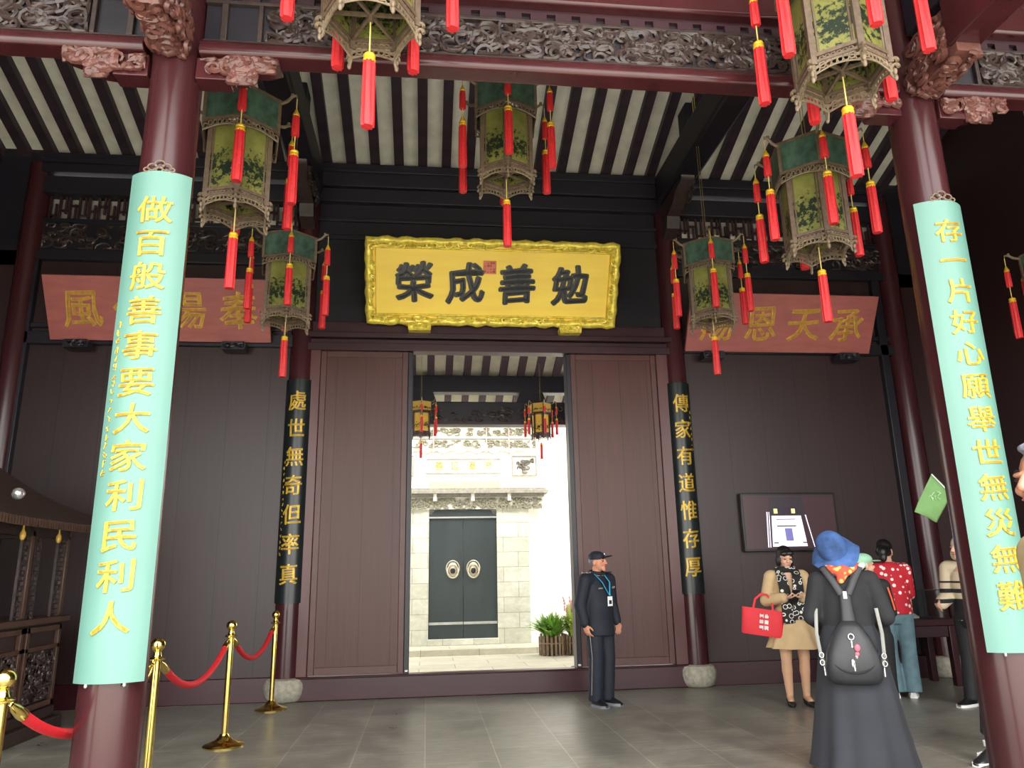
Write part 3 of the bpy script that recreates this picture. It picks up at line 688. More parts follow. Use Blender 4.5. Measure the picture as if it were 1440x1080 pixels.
for i, (lb, loc, rz, sc_, hl) in enumerate(lanterns):
    o = LP if i == 0 else copy_tree(LP)
    o.location = loc; o.rotation_euler = (0, 0, R(rz)); o.scale = (sc_,)*3
    if i >= 8:
        for ch in [x for x in COL.objects if x.parent == o]:
            if ch.name.startswith(('canopy_panel', 'painted_panel')): ch.material_slots[0].link = 'OBJECT'; ch.material_slots[0].material = PAINTLIT  # rear panels take the colour that imitates daylight behind them
            elif ch.name.startswith(('frame', 'base_fretwork', 'canopy_fretwork', 'corner_scroll')): ch.material_slots[0].link = 'OBJECT'; ch.material_slots[0].material = DARKR
    tag(o, lb, 'lantern', LG)
    zr = RZ-SL*(loc[1]-RY) if loc[1] >= RY else RZ-.46*(RY-loc[1])
    if i in (2, 3, 5, 6): zr = 6.37
    if loc[1] > 9.5: zr = 5.88-.385*(loc[1]-9.5)
    MB().tube([(-.012, 0, .1), (-.012, 0, (zr-loc[2])/sc_-.02)], .004, 6).tube([(.012, 0, .1), (.012, 0, (zr-loc[2])/sc_-.02)], .004, 6).build('hanging_cord', CORD if i < 2 else FRAME, o)

# ------------------------------------------------------------------ stanchions and ropes
def make_stanchion():
    t = thing('rope_stanchion', 'x', 'rope post')
    MB().lathe([(.17, 0), (.172, .012), (.16, .022), (.12, .034), (.07, .055), (.045, .08), (.036, .1)], n=36).build('base', BRASS, t)
    MB().lathe([(.026, .09), (.026, .9)], n=24).build('pole', BRASS, t)
    MB().lathe([(.03, .885), (.05, .892), (.052, .9), (.046, .906), (.03, .912), (.024, .925), (.022, .94), (.028, .95)], n=24).build('collar', BRASS, t)
    MB().ell((0, 0, .985), (.045, .045, .045), nu=24, nv=14).build('ball', BRASS, t)
    for s in (-1, 1): MB().tube([(0, s*(.05+.017*math.cos(k*.785)), .885+.017*math.sin(k*.785)) for k in range(8)], .005, 6, True).build('ring', BRASS, t)
    return t
SP = make_stanchion(); SLOC = [(-1.83, 3.7), (-1.72, 5.3), (-1.71, 7.15), (-1.66, 8.9)]
for i, ((x, y), lb) in enumerate(zip(SLOC, ('brass rope post at the left edge, nearest the viewer', 'brass rope post half hidden behind the left front column', 'brass rope post in the open between the left column and the back wall', 'brass rope post farthest back, before the left inner column'))):
    o = SP if i == 0 else copy_tree(SP); o.location = (x, y, 0); tag(o, lb, 'rope post', 'brass rope posts in a row')
def rope(a, b, label):
    (x0, y0), (x1, y1) = a, b; d = Vector((x1-x0, y1-y0, 0)); L = d.length; d.normalize()
    p0 = Vector((x0, y0, .87))+d*.075; p1 = Vector((x1, y1, .87))-d*.075
    t = thing('barrier_rope', label, 'rope', (x0, y0, .6), 0, 'red ropes slung between brass posts'); off = Vector((x0, y0, .6)); n = 20
    pts = [p0.lerp(p1, i/n)-Vector((0, 0, .24*(1-(2*i/n-1)**2)))-off for i in range(n+1)]
    MB().tube(pts[1:-1], .024, 12).build('rope', ROPE, t)
    MB().tube([pts[0], pts[0].lerp(pts[1], .4), pts[1], pts[2].lerp(pts[1], .6)], [.01, .022, .027, .027], 12).build('end_cap', BRASS, t)
    MB().tube([pts[-1], pts[-1].lerp(pts[-2], .4), pts[-2], pts[-3].lerp(pts[-2], .6)], [.01, .022, .027, .027], 12).build('end_cap', BRASS, t)
rope(SLOC[0], SLOC[1], 'red rope disappearing behind the left front column'); rope(SLOC[1], SLOC[2], 'red rope sagging in front of the dark left wall'); rope(SLOC[2], SLOC[3], 'red rope farthest back, near the left inner column')

# ------------------------------------------------------------------ antique carved pavilion at left
pv = thing('carved_pavilion', 'dark antique carved wooden pavilion with flared roof behind the rope at left', 'antique furniture', (-4.35, 7.2, 0))
x1 = .72; ya, yb = -1.1, 1.1
MB().box(-.75, x1+.06, ya-.05, yb+.08, 0, .12).box(-.72, x1, ya, yb+.03, .12, .22).build('plinth', PALAN, pv, bevel=.01)
MB().box(-.7, x1-.03, ya+.02, yb, .22, 1.0).build('lower_body', PALAN, pv)
lw = MB()
for k in range(3):
    y0 = ya+.06+k*.72; g = MB()
    fr_ = [(y0, y0+.66)]
    for a, b in fr_: lw.box(x1-.03, x1+.01, a, a+.05, .24, .98).box(x1-.03, x1+.01, b-.05, b, .24, .98).box(x1-.03, x1+.01, a, b, .24, .29).box(x1-.03, x1+.01, a, b, .93, .98).box(x1-.03, x1+.01, a, b, .76, .8)
    g.M = Matrix.Translation((x1-.03, 0, 0)) @ Matrix.Rotation(math.pi/2, 4, 'Z'); scrolls(g, y0+.06, y0+.6, .31, .75, -.004, 80, .009, k, .06); g.build('carved_door_panel', CARVE, pv, 50)
lw.build('panel_frame', PALANE, pv, bevel=.004)
MB().box(-.74, x1+.04, ya-.02, yb+.06, 1.0, 1.06).build('ledge', PALANE, pv, bevel=.01)
for y in (ya+.03, ya+.75, ya+1.45, yb-.03):
    MB().box(x1-.08, x1-.02, y-.03, y+.03, 1.06, 1.86).build('post', PALANE, pv, bevel=.008)
for y in (ya+.03, yb-.03): MB().box(-.7, -.64, y-.03, y+.03, 1.06, 1.86).build('post', PALANE, pv, bevel=.008)
MB().box(-.7, -.66, ya+.05, yb-.05, 1.06, 1.86).build('back_panel', DARKW, pv)
for y0, y1 in ((ya+.06, ya+.17), (ya+.61, ya+.72), (ya+.78, ya+.89), (ya+1.31, ya+1.42), (yb-.66, yb-.55), (yb-.2, yb-.06)):
    la = MB(); z = 1.08; k = 0
    while z < 1.84:
        la.box(x1-.06, x1-.045, y0, y1, z, z+.012); la.box(x1-.06, x1-.045, y0+(y1-y0)*((k*.37) % 1)*.8, y0+(y1-y0)*((k*.37) % 1)*.8+.012, z, z+.05); z += .045; k += 1
    la.box(x1-.065, x1-.04, y0-.008, y0+.006, 1.06, 1.86).box(x1-.065, x1-.04, y1-.006, y1+.008, 1.06, 1.86).build('lattice_strip', CARVE, pv, 0)
MB().box(x1-.08, x1-.02, ya, yb, 1.8, 1.9).box(-.72, x1, ya, ya+.05, 1.82, 1.9).box(-.72, x1, yb-.05, yb, 1.82, 1.9).build('head_rail', PALAN, pv, bevel=.006)
for y in (ya+.45, ya+1.08, ya+1.75):
    MB().lathe([(.006, 0), (.01, -.06), (.022, -.08), (.026, -.11), (.018, -.14), (.004, -.15)], (x1+.06, y, 1.9), 12).build('pendant', OLDGOLD, pv)
# flared hip roof
def rp(u, v):   # u: -1..1 along Y, v: 0 eave..1 ridge
    hx = (x1+.3)*(1-v)+.12*v; hy = (yb+.3)*(1-v)+.62*v; return hx, hy, 1.9+.62*v**1.35
n = 10; vs = []; fs = []; per = 40
for i in range(n+1):
    v = i/n; hx, hy, z = rp(0, v)
    for j in range(per):
        q = j/per*4; s = int(q); f = (q-s)*2-1
        x, y = [(hx, f*hy), (-f*hx, hy), (-hx, -f*hy), (f*hx, -hy)][s]
        lift = .13*(1-v)**2*abs(f)**5
        vs.append((x, y, z+lift))
for i in range(n):
    for j in range(per): fs.append((i*per+j, i*per+(j+1) % per, (i+1)*per+(j+1) % per, (i+1)*per+j))
fs += [tuple(range(per))[::-1], tuple(range(n*per, (n+1)*per))]
MB().add(vs, fs).build('roof', PALROOF, pv, 40)
fr_ = MB(); hx, hy, _ = rp(0, 0)
for j in range(60):
    f = j/59*2-1; fr_.box(hx-.02, hx+.005, f*hy-.012, f*hy+.012, 1.85+.13*abs(f)**5, 1.92+.13*abs(f)**5)
fr_.build('eave_fringe', PALANE, pv, 0)
MB().ell((hx-.02, -.62, 2.1), (.05, .05, .05)).build('finial', SILVER, pv)

# ------------------------------------------------------------------ television
tv = thing('television', 'flat television on the right back wall showing a bright hall', 'television', (4.69, 9.4, 1.59))
MB().box(-.65, .65, -.045, .02, 0, .745).build('casing', INK, tv, bevel=.008)
sc_ = MB().box(-.62, .62, -.05, -.044, .035, .715).build('screen', SCR, tv, 0)
def decal(pts, y, m, nm): MB().prism(pts, y-.001, y).build(nm, m, sc_, 0)
decal([(-.27, .06), (.2, .06), (.15, .45), (-.25, .45)], -.051, SCRW, 'screen_picture')
decal([(-.28, .46), (.22, .46), (.18, .69), (-.26, .69)], -.051, SCRK, 'screen_picture')
decal([(-.08, .13), (.02, .13), (.01, .29), (-.09, .29)], -.0525, SCRD, 'screen_picture')
decal([(-.19, .31), (.07, .31), (.07, .325), (-.19, .325)], -.0525, SCRK, 'screen_picture')
decal([(-.19, .4), (.07, .4), (.07, .41), (-.19, .41)], -.0525, SCRK, 'screen_picture')
for xx in (-.19, .05): decal([(xx-.025, .48), (xx+.025, .48), (xx+.025, .54), (xx-.025, .54)], -.0525, SCRY, 'screen_picture')
for xx, w in ((-.335, .015), (-.305, .01)): decal([(xx, .05), (xx+w, .05), (xx+w+.02, .5), (xx+.02, .5)], -.051, SCRW, 'screen_picture')
decal([(.29, .05), (.3, .05), (.22, .46), (.205, .46)], -.051, SCRW, 'screen_picture')
for xx in (-.22, .17): decal([(xx-.03, .1), (xx+.03, .1), (xx+.03, .115), (xx-.03, .115)], -.0525, SCRK, 'screen_picture')
for k in range(9): decal([(-.14+.03*k, .56), (-.13+.03*k, .56), (-.13+.03*k, .62), (-.14+.03*k, .62)], -.0525, SCRY if k % 9 == 99 else SCR, 'screen_picture')

# ------------------------------------------------------------------ display case
dc = thing('display_case', 'glass topped wooden display table beside the right end of the back wall', 'display case', (5.7, 8.95, 0))
MB().box(-.6, .6, -.27, .27, .68, .76).build('table_top', SILL, dc, bevel=.008)
for sx_ in (-.54, .54):
    for sy_ in (-.22, .22): MB().box(sx_-.04, sx_+.04, sy_-.04, sy_+.04, 0, .68).build('leg', SILL, dc, bevel=.006)
MB().box(-.5, .5, -.24, -.21, .55, .68).box(-.5, .5, .21, .24, .55, .68).build('apron', DARKR, dc, bevel=.005)
MB().box(-.56, .56, -.24, -.232, .765, 1.09).box(-.56, .56, .232, .24, .765, 1.09).box(-.56, -.552, -.232, .232, .765, 1.09).box(.552, .56, -.232, .232, .765, 1.09).box(-.56, .56, -.24, .24, 1.09, 1.098).build('glass_cover', GLASS, dc, 0)
bk = MB(); bk.M = Matrix.Translation((.1, -.02, .763)) @ Matrix.Rotation(R(18), 4, 'X'); bk.box(-.2, .12, -.12, .12, .01, .03)
tag(bk.build('open_booklet', WHITE), 'white open booklet lying in the glass display case', 'booklet'); bpy.data.objects['open_booklet'].location = (5.7, 8.95, .03)

# ------------------------------------------------------------------ people
def remesh(mb, name, m, parent, voxel, smooth=3, fac=.5):
    me = bpy.data.meshes.new('t'); me.from_pydata(mb.v, [], mb.f); me.update()
    import bmesh
    b = bmesh.new(); b.from_mesh(me); bmesh.ops.recalc_face_normals(b, faces=b.faces); b.to_mesh(me); b.free()
    o = bpy.data.objects.new('t', me); COL.objects.link(o)
    r = o.modifiers.new('r', 'REMESH'); r.mode = 'VOXEL'; r.voxel_size = voxel
    if smooth: s = o.modifiers.new('s', 'SMOOTH'); s.factor = fac; s.iterations = smooth
    out = bpy.data.meshes.new_from_object(o.evaluated_get(bpy.context.evaluated_depsgraph_get()))
    bpy.data.objects.remove(o); bpy.data.meshes.remove(me)
    out.name = name; out.materials.clear(); out.materials.append(m)
    out.polygons.foreach_set('use_smooth', [True]*len(out.polygons))
    return link(name, out, parent)
def hand(mb, w, d, n, side, curl=.5, s=1.0):
    d = Vector(d).normalized(); n = Vector(n); n = (n-d*n.dot(d)).normalized(); l = d.cross(n)*side; w = Vector(w)
    rot = Matrix((l, n, d)).transposed()
    mb.ell(w+d*.045*s, (.04*s, .018*s, .055*s), rot)
    for i, L in enumerate((.072, .08, .075, .06)):
        b = w+d*.083*s+l*(.029-.0195*i)*s; a = curl*(.7+.18*i)
        p1 = b+(d*math.cos(a)+n*math.sin(a))*L*.5*s; p2 = p1+(d*math.cos(2.1*a)+n*math.sin(2.1*a))*L*.5*s
        mb.cap(b-d*.02, p1, .0098*s, .009*s, 8).cap(p1, p2, .009*s, .0078*s, 8)
    b = w+d*.025*s+l*.03*s; p1 = b+(d*.6+l*.6+n*.35).normalized()*.042*s; p2 = p1+(d*.85+l*.1+n*.5).normalized()*.032*s
    mb.cap(b, p1, .013*s, .011*s, 8).cap(p1, p2, .011*s, .009*s, 8)
class Fig:
    def __init__(s, label, loc, rz, H=1.62, cat='person', hyaw=0, hpitch=0, sh=.185, lean=(0, 0), **j):
        s.t = thing('person', label, cat, loc, rz); k = H/1.65; s.k = k
        P = dict(neck=(0, .01, 1.40), head=(0, -.02, 1.535), hipL=(.088, 0, .85), hipR=(-.088, 0, .85), kneeL=(.095, -.015, .47), kneeR=(-.095, -.015, .47),
                 ankL=(.095, .02, .085), ankR=(-.095, .02, .085), toeL=(.11, -.13, .03), toeR=(-.11, -.13, .03),
                 shL=(sh, .01, 1.335), shR=(-sh, .01, 1.335), elL=(sh+.06, .04, 1.07), elR=(-sh-.06, .04, 1.07), wrL=(sh+.06, -.03, .86), wrR=(-sh-.06, -.03, .86))
        P = {a: Vector(b)*k for a, b in P.items()}
        for a, b in j.items(): P[a] = Vector(b)
        s.P = P; s.hr = Matrix.Rotation(hyaw, 3, 'Z') @ Matrix.Rotation(hpitch, 3, 'X')
        s.B = MB()
    def hp(s, v): return s.P['head']+s.hr @ (Vector(v)*s.k*1.0)
    def body(s, m, voxel=.0065, hands=None, curl=.45, slim=1.0, face=1.0):
        B, P, k = s.B, s.P, s.k; q = k*slim
        hr = s.hr; e = lambda c, r: B.ell(s.hp(c), [x*k for x in r], hr)
        e((0, .014, .03), (.074, .092, .086)); e((0, -.022, -.035), (.059, .066, .068)); e((0, -.07, -.088), (.026, .02, .02))
        B.cap(s.hp((0, -.088, .018)), s.hp((0, -.106, -.018)), .009*k, .0145*k, 8); e((-.013, -.096, -.022), (.009, .009, .008)); e((.013, -.096, -.022), (.009, .009, .008))
        for sx in (-1, 1):
            e((sx*.078, .012, -.012), (.011, .02, .032)); e((sx*.036, -.068, -.025), (.022, .018, .02)); e((sx*.03, -.074, .022), (.024, .013, .01))
        e((0, -.083, -.055), (.024, .012, .012)); e((0, -.06, -.07), (.035, .03, .025))
        B.cap(P['neck']-Vector((0, 0, .04*k)), P['head']+Vector((0, .02*k, -.06*k)), .055*q, .05*q)
        up = P['neck']; hc = (P['hipL']+P['hipR'])/2
        def ring(f, rx, ry): c = hc.lerp(up, f); return (c.x, c.y+.0, c.z, rx*q, ry*q)
        B.loft([ring(-.1, .1, .09), ring(0, .155, .11), ring(.2, .14, .1), ring(.42, .125, .09), ring(.68, .145, .1), ring(.85, .15, .09), ring(.95, .11, .07), ring(1.02, .06, .055)])
        for S_ in 'LR':
            B.cap(P['sh'+S_], P['el'+S_], .048*q, .04*q); B.cap(P['el'+S_], P['wr'+S_], .04*q, .026*k); B.cap(P['neck']-Vector((0, 0, .05*k)), P['sh'+S_], .05*q, .05*q)
            B.cap(P['hip'+S_], P['knee'+S_], .078*q, .052*q); B.cap(P['knee'+S_], P['knee'+S_].lerp(P['ank'+S_], .35)+Vector((0, .012*k, 0)), .05*q, .052*q); B.cap(P['knee'+S_].lerp(P['ank'+S_], .3)+Vector((0, .012*k, 0)), P['ank'+S_], .05*q, .033*k)
            B.cap(P['ank'+S_]+Vector((0, .02, -.045))*k, P['toe'+S_], .026*k, .016*k)
            sg = -1 if S_ == 'L' else 1
            dflt = (P['wr'+S_]-P['el'+S_]).normalized()
            d, n = (hands or {}).get(S_, (dflt, Vector((-1 if S_ == 'L' else 1, 0, 0)))); hand(B, P['wr'+S_], d, n, sg, curl, k)
        o = remesh(B, 'body', m, s.t, voxel, 2, .45); s.b = o
        return o
    def face(s, lip=LIPS):
        k = s.k
        for sx in (-1, 1):
            MB().ell(s.hp((sx*.031, -.082, .006)), (.013*k, .006*k, .0055*k), s.hr).build('eye', EYEM, s.t)
            MB().tube([s.hp((sx*.018, -.085, .031)), s.hp((sx*.032, -.083, .036)), s.hp((sx*.048, -.074, .031))], [.002*k, .0035*k, .002*k], 6).build('eyebrow', HAIR, s.t)
        MB().tube([s.hp((-.022, -.088, -.056)), s.hp((0, -.096, -.054)), s.hp((.022, -.088, -.056))], [.003*k, .0065*k, .003*k], 7).build('mouth', lip, s.t)
    def hair(s, m, pieces, voxel=.008, name='hair'):
        mb = MB()
        for c, r in pieces: mb.ell(s.hp(c), [x*s.k for x in r], s.hr)
        return remesh(mb, name, m, s.t, voxel, 3)
    def cloth(s, name, m, rings, sleeves=(), sr=(.07, .062, .05), voxel=.011, smooth=4, extra=None, cuff=.02):
        mb = MB(); k = s.k; P = s.P
        if rings: mb.loft([(cx*k, cy*k, z*k, rx*k, ry*k) for cx, cy, z, rx, ry in rings])
        for S_ in sleeves:
            mb.cap(P['sh'+S_], P['el'+S_], sr[0]*k, sr[1]*k); d = (P['wr'+S_]-P['el'+S_]).normalized(); mb.cap(P['el'+S_], P['wr'+S_]-d*cuff, sr[1]*k, sr[2]*k); mb.cap(P['neck']-Vector((0, 0, .06*k)), P['sh'+S_], .07*k, sr[0]*k)
        if extra: extra(mb)
        return remesh(mb, name, m, s.t, voxel, smooth)
    def trousers(s, m, r=(.1, .075, .07, .07), name='trousers', voxel=.011, hem=.0):
        mb = MB(); k = s.k; P = s.P; hc = (P['hipL']+P['hipR'])/2
        mb.loft([(hc.x, hc.y, hc.z+a*k, rx*k, ry*k) for a, rx, ry in ((-.09, .12, .1), (-.02, .17, .125), (.08, .165, .12), (.18, .15, .11))])
        for S_ in 'LR':
            mb.cap(P['hip'+S_]-Vector((0, 0, .02)), P['knee'+S_], r[0]*k, r[1]*k); a = P['ank'+S_]+Vector((0, 0, hem-.03)); mb.tube([P['knee'+S_]+Vector((0, 0, .03)), P['knee'+S_].lerp(a, .5), a], [r[1]*k, r[2]*k, r[3]*k], 14)
        return remesh(mb, name, m, s.t, voxel, 4)
    def shoes(s, m, sole=None, r=.04, flat=True):
        k = s.k
        for S_ in 'LR':
            a, t_ = s.P['ank'+S_], s.P['toe'+S_]; d = Vector((t_.x-a.x, t_.y-a.y, 0)).normalized(); h = Vector((a.x, a.y, 0))-d*.045*k; T = Vector((t_.x, t_.y, 0))+d*.04*k
            mb = MB(); n = 9; pts = [h.lerp(T, i/(n-1)) for i in range(n)]
            hs = [.08, .105, .115, .105, .09, .074, .06, .048, .028]; ws = [.028, .034, .037, .039, .043, .046, .047, .042, .024]
            side = Vector((-d.y, d.x, 0)); vs = []; fs = []; N = 12
            for p, hh, w in zip(pts, hs, ws):
                for j in range(N):
                    q = 2*math.pi*j/N; z = .02+(hh-.02)*max(0, math.sin(q)) if math.sin(q) > 0 else .02*(1+math.sin(q)*.6)
                    vs.append(p+side*w*k*math.cos(q)+Vector((0, 0, z*k)))
            fs = [(i*N+j, i*N+(j+1) % N, (i+1)*N+(j+1) % N, (i+1)*N+j) for i in range(n-1) for j in range(N)]+[tuple(range(N)), tuple(range((n-1)*N, n*N))]
            o = mb.add(vs, fs).build('shoe', m, s.t, 60)
            if sole:
                sb = MB(); out = [p+side*(w+.004)*k for p, w in zip(pts, ws)]+[p-side*(w+.004)*k for p, w in list(zip(pts, ws))[::-1]]
                M_ = len(out); sb.add([(p.x, p.y, 0) for p in out]+[(p.x, p.y, .026*k) for p in out], [tuple(range(M_))[::-1], tuple(range(M_, 2*M_))]+[(i, (i+1) % M_, M_+(i+1) % M_, M_+i) for i in range(M_)])
                sb.build('sole', sole, o, 30)
HAIRCAP = [((0, .022, .045), (.08, .095, .083))]
TORSO_M = [(0, 0, .8, .165, .125), (0, 0, .9, .178, .135), (0, -.01, 1.02, .178, .14), (0, 0, 1.16, .178, .128), (0, .01, 1.27, .18, .115), (0, .015, 1.34, .15, .09), (0, .015, 1.39, .085, .07)]
TORSO_F = [(0, 0, .82, .165, .125), (0, 0, .92, .15, .115), (0, 0, 1.03, .138, .105), (0, -.005, 1.17, .155, .118), (0, .005, 1.27, .16, .105), (0, .012, 1.33, .135, .085), (0, .012, 1.39, .075, .065)]

# guard
g = Fig('security guard in navy uniform and cap standing right of the doorway', (1.88, 8.36, 0), R(34), 1.60, hyaw=R(16), sh=.2)
g.body(SKINM, curl=.7); g.face()
g.hair(HAIRG, [((0, .04, .01), (.078, .075, .06))])
g.cloth('jacket', NAVY, [(0, 0, .735, .188, .15), (0, 0, .76, .19, .152)]+TORSO_M[1:], 'LR', (.078, .07, .056))
g.trousers(NAVY, (.105, .085, .08, .078)); g.shoes(SHOEB, mat('grey_sole', (120, 124, 130), .6))
MB().tube([(.075*math.cos(a), .01+.068*math.sin(a), 1.375+.012*math.sin(a)) for a in np.linspace(0, 6.28, 17)[:-1]], .02, 8, True).build('collar', NAVY, g.t)
MB().box(-.004, .004, -.139, -.13, .76, 1.2).build('jacket_placket', BLACKC, g.t)
cp = MB(); k = g.k
cp.ell(g.hp((0, .015, .06)), (.088*k, .102*k, .062*k), g.hr); cp.lathe([(.085, -.03), (.088, 0)], g.hp((0, .015, .055)), 20)
remesh(cp, 'cap', NAVY, g.t, .007, 2)
MB().ell(g.hp((0, -.12, .055)), (.065*k, .06*k, .008*k), g.hr @ Matrix.Rotation(R(-12), 3, 'X')).build('cap_peak', NAVY, g.t)
MB().ell(g.hp((0, -.092, .085)), (.014, .006, .016)).build('cap_badge', SILVER, g.t)
MB().tube([(-.075, -.02, 1.365), (-.05, -.115, 1.27), (.02, -.15, 1.13)], .009, 6, flat=.35).tube([(.07, -.02, 1.365), (.07, -.115, 1.27), (.025, -.15, 1.13)], .009, 6, flat=.35).build('lanyard', CYAN, g.t)
idc = MB().box(-.015, .055, -.157, -.15, 1.02, 1.12).build('id_card', WHITE, g.t); MB().box(0, .04, -.159, -.157, 1.04, 1.08).build('card_photo', NAVY, idc)
MB().box(-.13, -.06, -.128, -.12, 1.2, 1.215).box(.1, .14, -.125, -.115, 1.2, 1.225).build('name_badge', SILVER, g.t)
for s in (-1, 1): MB().obox if False else MB().box(s*.165-.035, s*.165+.035, -.035, .045, 1.368, 1.382).build('epaulette', SILVER if s < 0 else NAVY, g.t, bevel=.004)
MB().tube([(-.185, -.02, .8), (-.172, -.035, .5), (-.168, 0, .12)], .004, 5).build('trouser_stripe', SILVER, g.t)

# woman in beige coat
w = Fig('woman in a beige coat and black patterned scarf looking at her phone', (3.86, 7.92, 0), R(-12), 1.60, hyaw=R(6), hpitch=R(14), sh=.17,
        elL=(.215, .0, 1.06), elR=(-.235, .0, 1.05), wrL=(.085, -.2, 1.085), wrR=(-.075, -.2, 1.085), ankL=(.085, .02, .1), ankR=(-.085, .02, .1), toeL=(.1, -.11, .03), toeR=(-.1, -.11, .03))
w.body(SKIN, hands={'L': (Vector((-.75, -.3, .1)), Vector((0, 0, 1))), 'R': (Vector((.75, -.3, .1)), Vector((0, 0, 1)))}, curl=.6); w.face()
w.hair(HAIR, [((0, .03, .05), (.086, .096, .084)), ((-.07, .015, -.03), (.024, .06, .07)), ((.07, .015, -.03), (.024, .06, .07)), ((0, .07, -.03), (.075, .045, .07)), ((-.03, -.062, .062), (.05, .03, .028)), ((.03, -.062, .066), (.05, .03, .026))])
w.cloth('coat', BEIGE, TORSO_F, 'LR', (.075, .07, .058), cuff=.04)
fl = lambda q, f: 1+.07*f*math.sin(9*q)+.05*f*math.sin(5*q+1)
MB().loft([(0, 0, .98, .15, .12), (0, 0, .88, .18, .15), (.01, 0, .78, .215, .18), (.02, 0, .66, .25, .21), (.02, 0, .57, .285, .23)][::1], 60, True, fl).build('coat_skirt', BEIGE, w.t, 60)
sc2 = MB()
for s in (-1, 1):
    pts = [(s*.075, .06, 1.36), (s*.085, -.03, 1.36), (s*.08, -.11, 1.29), (s*.07, -.15, 1.17), (s*.065, -.155, 1.02), (s*.06, -.165, .86 if s > 0 else .82)]
    sc2.tube(pts, [.035, .045, .055, .06, .062, .065], 12, flat=.32, up=(0, 1, .2))
sc2.tube([(.085*math.cos(a), .02+.075*math.sin(a), 1.37) for a in np.linspace(0, 6.28, 17)[:-1]], .034, 10, True)
remesh(sc2, 'scarf', SCARF, w.t, .009, 2)
tm = MB()
for S_ in 'LR':
    P = w.P; tm.cap(P['hip'+S_], P['knee'+S_], .083, .057); tm.cap(P['knee'+S_], P['knee'+S_].lerp(P['ank'+S_], .35)+Vector((0, .012, 0)), .054, .056); tm.cap(P['knee'+S_].lerp(P['ank'+S_], .3)+Vector((0, .012, 0)), P['ank'+S_], .054, .037); tm.cap(P['ank'+S_]-Vector((0, -.015, .02)), P['toe'+S_]+Vector((0, .03, .02)), .036, .028)
remesh(tm, 'tights', TIGHTS, w.t, .009, 3)
for S_ in 'LR':
    a, t_ = w.P['ank'+S_], w.P['toe'+S_]; s_ = 1 if S_ == 'L' else -1
    sm = MB(); sm.ell((t_.x, t_.y+.02, .03), (.042, .06, .028)); sm.cap((t_.x, t_.y, .022), (t_.x+.003*s_, t_.y-.055, .02), .03, .014); sm.ell((a.x, a.y+.035, .055), (.036, .035, .045)); sm.cap((a.x, a.y+.02, .028), (t_.x, t_.y+.02, .02), .034, .034); sm.cap((a.x, a.y+.055, .05), (a.x, a.y+.055, .012), .02, .011)
    remesh(sm, 'shoe', SHOEB, w.t, .006, 2)
wm = w.t.matrix_basis if False else Matrix.Translation(w.t.location) @ Matrix.Rotation(R(-12), 4, 'Z')
ph = MB(); ph.M = Matrix.Rotation(R(35), 4, 'X'); ph.box(-.036, .036, -.006, .004, -.075, .075)
o = ph.build('phone', INK, None, bevel=.004); o.location = wm @ Vector((.005, -.255, 1.105)); o.rotation_euler = (0, 0, R(-12)); tag(o, 'dark phone held in both hands by the woman in the beige coat', 'phone')
bag = thing('tote_bag', 'bright red tote bag with white marks hung on the arm of the woman in beige', 'bag', tuple(wm @ Vector((-.33, -.06, .7))), R(-24))
bb = MB(); n = 10
bb.loft([(0, 0, .0, .2, .055), (0, 0, .02, .205, .06), (0, 0, .2, .21, .05), (0, 0, .27, .215, .035)], 40, True, lambda q, f: 1/max(abs(math.cos(q))**6+abs(math.sin(q))**6, 1e-6)**(1/6)).build('pouch', REDBAG, bag, 50, bevel=0)
for yy in (-.03, .03): MB().tube([(-.1, yy, .26), (-.085, yy*.8, .36), (-.03, yy*.3, .42), (.03, yy*.3, .42), (.085, yy*.8, .36), (.1, yy, .26)], .011, 6, flat=.35).build('handle', REDBAG, bag)
mk = MB(); rd = random.Random(9)
for r_ in range(3):
    for c_ in range(2):
        cx, cz = -.01+.05*c_, .2-.06*r_
        for _ in range(5):
            if rd.random() < .5: mk.box(cx-.02, cx+.018, -.068, -.05, cz+rd.uniform(-.018, .018), cz+rd.uniform(-.018, .018)+.006)
            else: xx = cx+rd.uniform(-.018, .016); mk.box(xx, xx+.006, -.068, -.05, cz-.018, cz+.02)
mk.build('printed_mark', WHITE, bag, 0)
bag.rotation_euler = (0, R(8), R(-24))

# woman in blue hat, seen from behind
h = Fig('woman seen from behind in a blue bucket hat and long charcoal dress', (3.05, 5.37, 0), R(154), 1.60, hyaw=R(5), hpitch=R(-6), sh=.18,
        elL=(.24, .02, 1.04), elR=(-.25, .02, 1.04), wrL=(.18, -.2, .97), wrR=(-.2, -.2, .97), head=(.05, -.02, 1.475))
h.body(SKIN, voxel=.008, hands={'L': (Vector((-.8, -.4, 0)), Vector((0, -.5, -1))), 'R': (Vector((.8, -.4, 0)), Vector((0, -.5, -1)))}); h.face()
h.hair(HAIR, [((0, .035, -.01), (.078, .075, .075))])
h.cloth('bodice', mat('dark_charcoal_cloth', (38, 39, 43), .85, var=.1, scale=8, bump=.12, bscale=14), [(0, 0, .82, .19, .15), (0, 0, .95, .185, .14), (0, 0, 1.08, .18, .13), (0, 0, 1.2, .19, .13), (0, .01, 1.29, .185, .11), (0, .015, 1.36, .13, .085), (0, .015, 1.4, .075, .065)], 'LR', (.072, .068, .055))
fl2 = lambda q, f: 1+f*(.05*math.sin(8*q)+.025*math.sin(13*q+1))
MB().loft([(0, 0, .98, .175, .14), (0, 0, .85, .215, .17), (0, 0, .6, .255, .21), (0, 0, .35, .295, .25), (0, 0, .12, .335, .285), (0, 0, .045, .35, .3)], 80, True, fl2).build('long_skirt', CHAR, h.t, 60)
h.shoes(SHOEB)
hm = MB(); k = h.k; tilt = h.hr @ Matrix.Rotation(R(24), 3, 'Y') @ Matrix.Rotation(R(-34), 3, 'X')
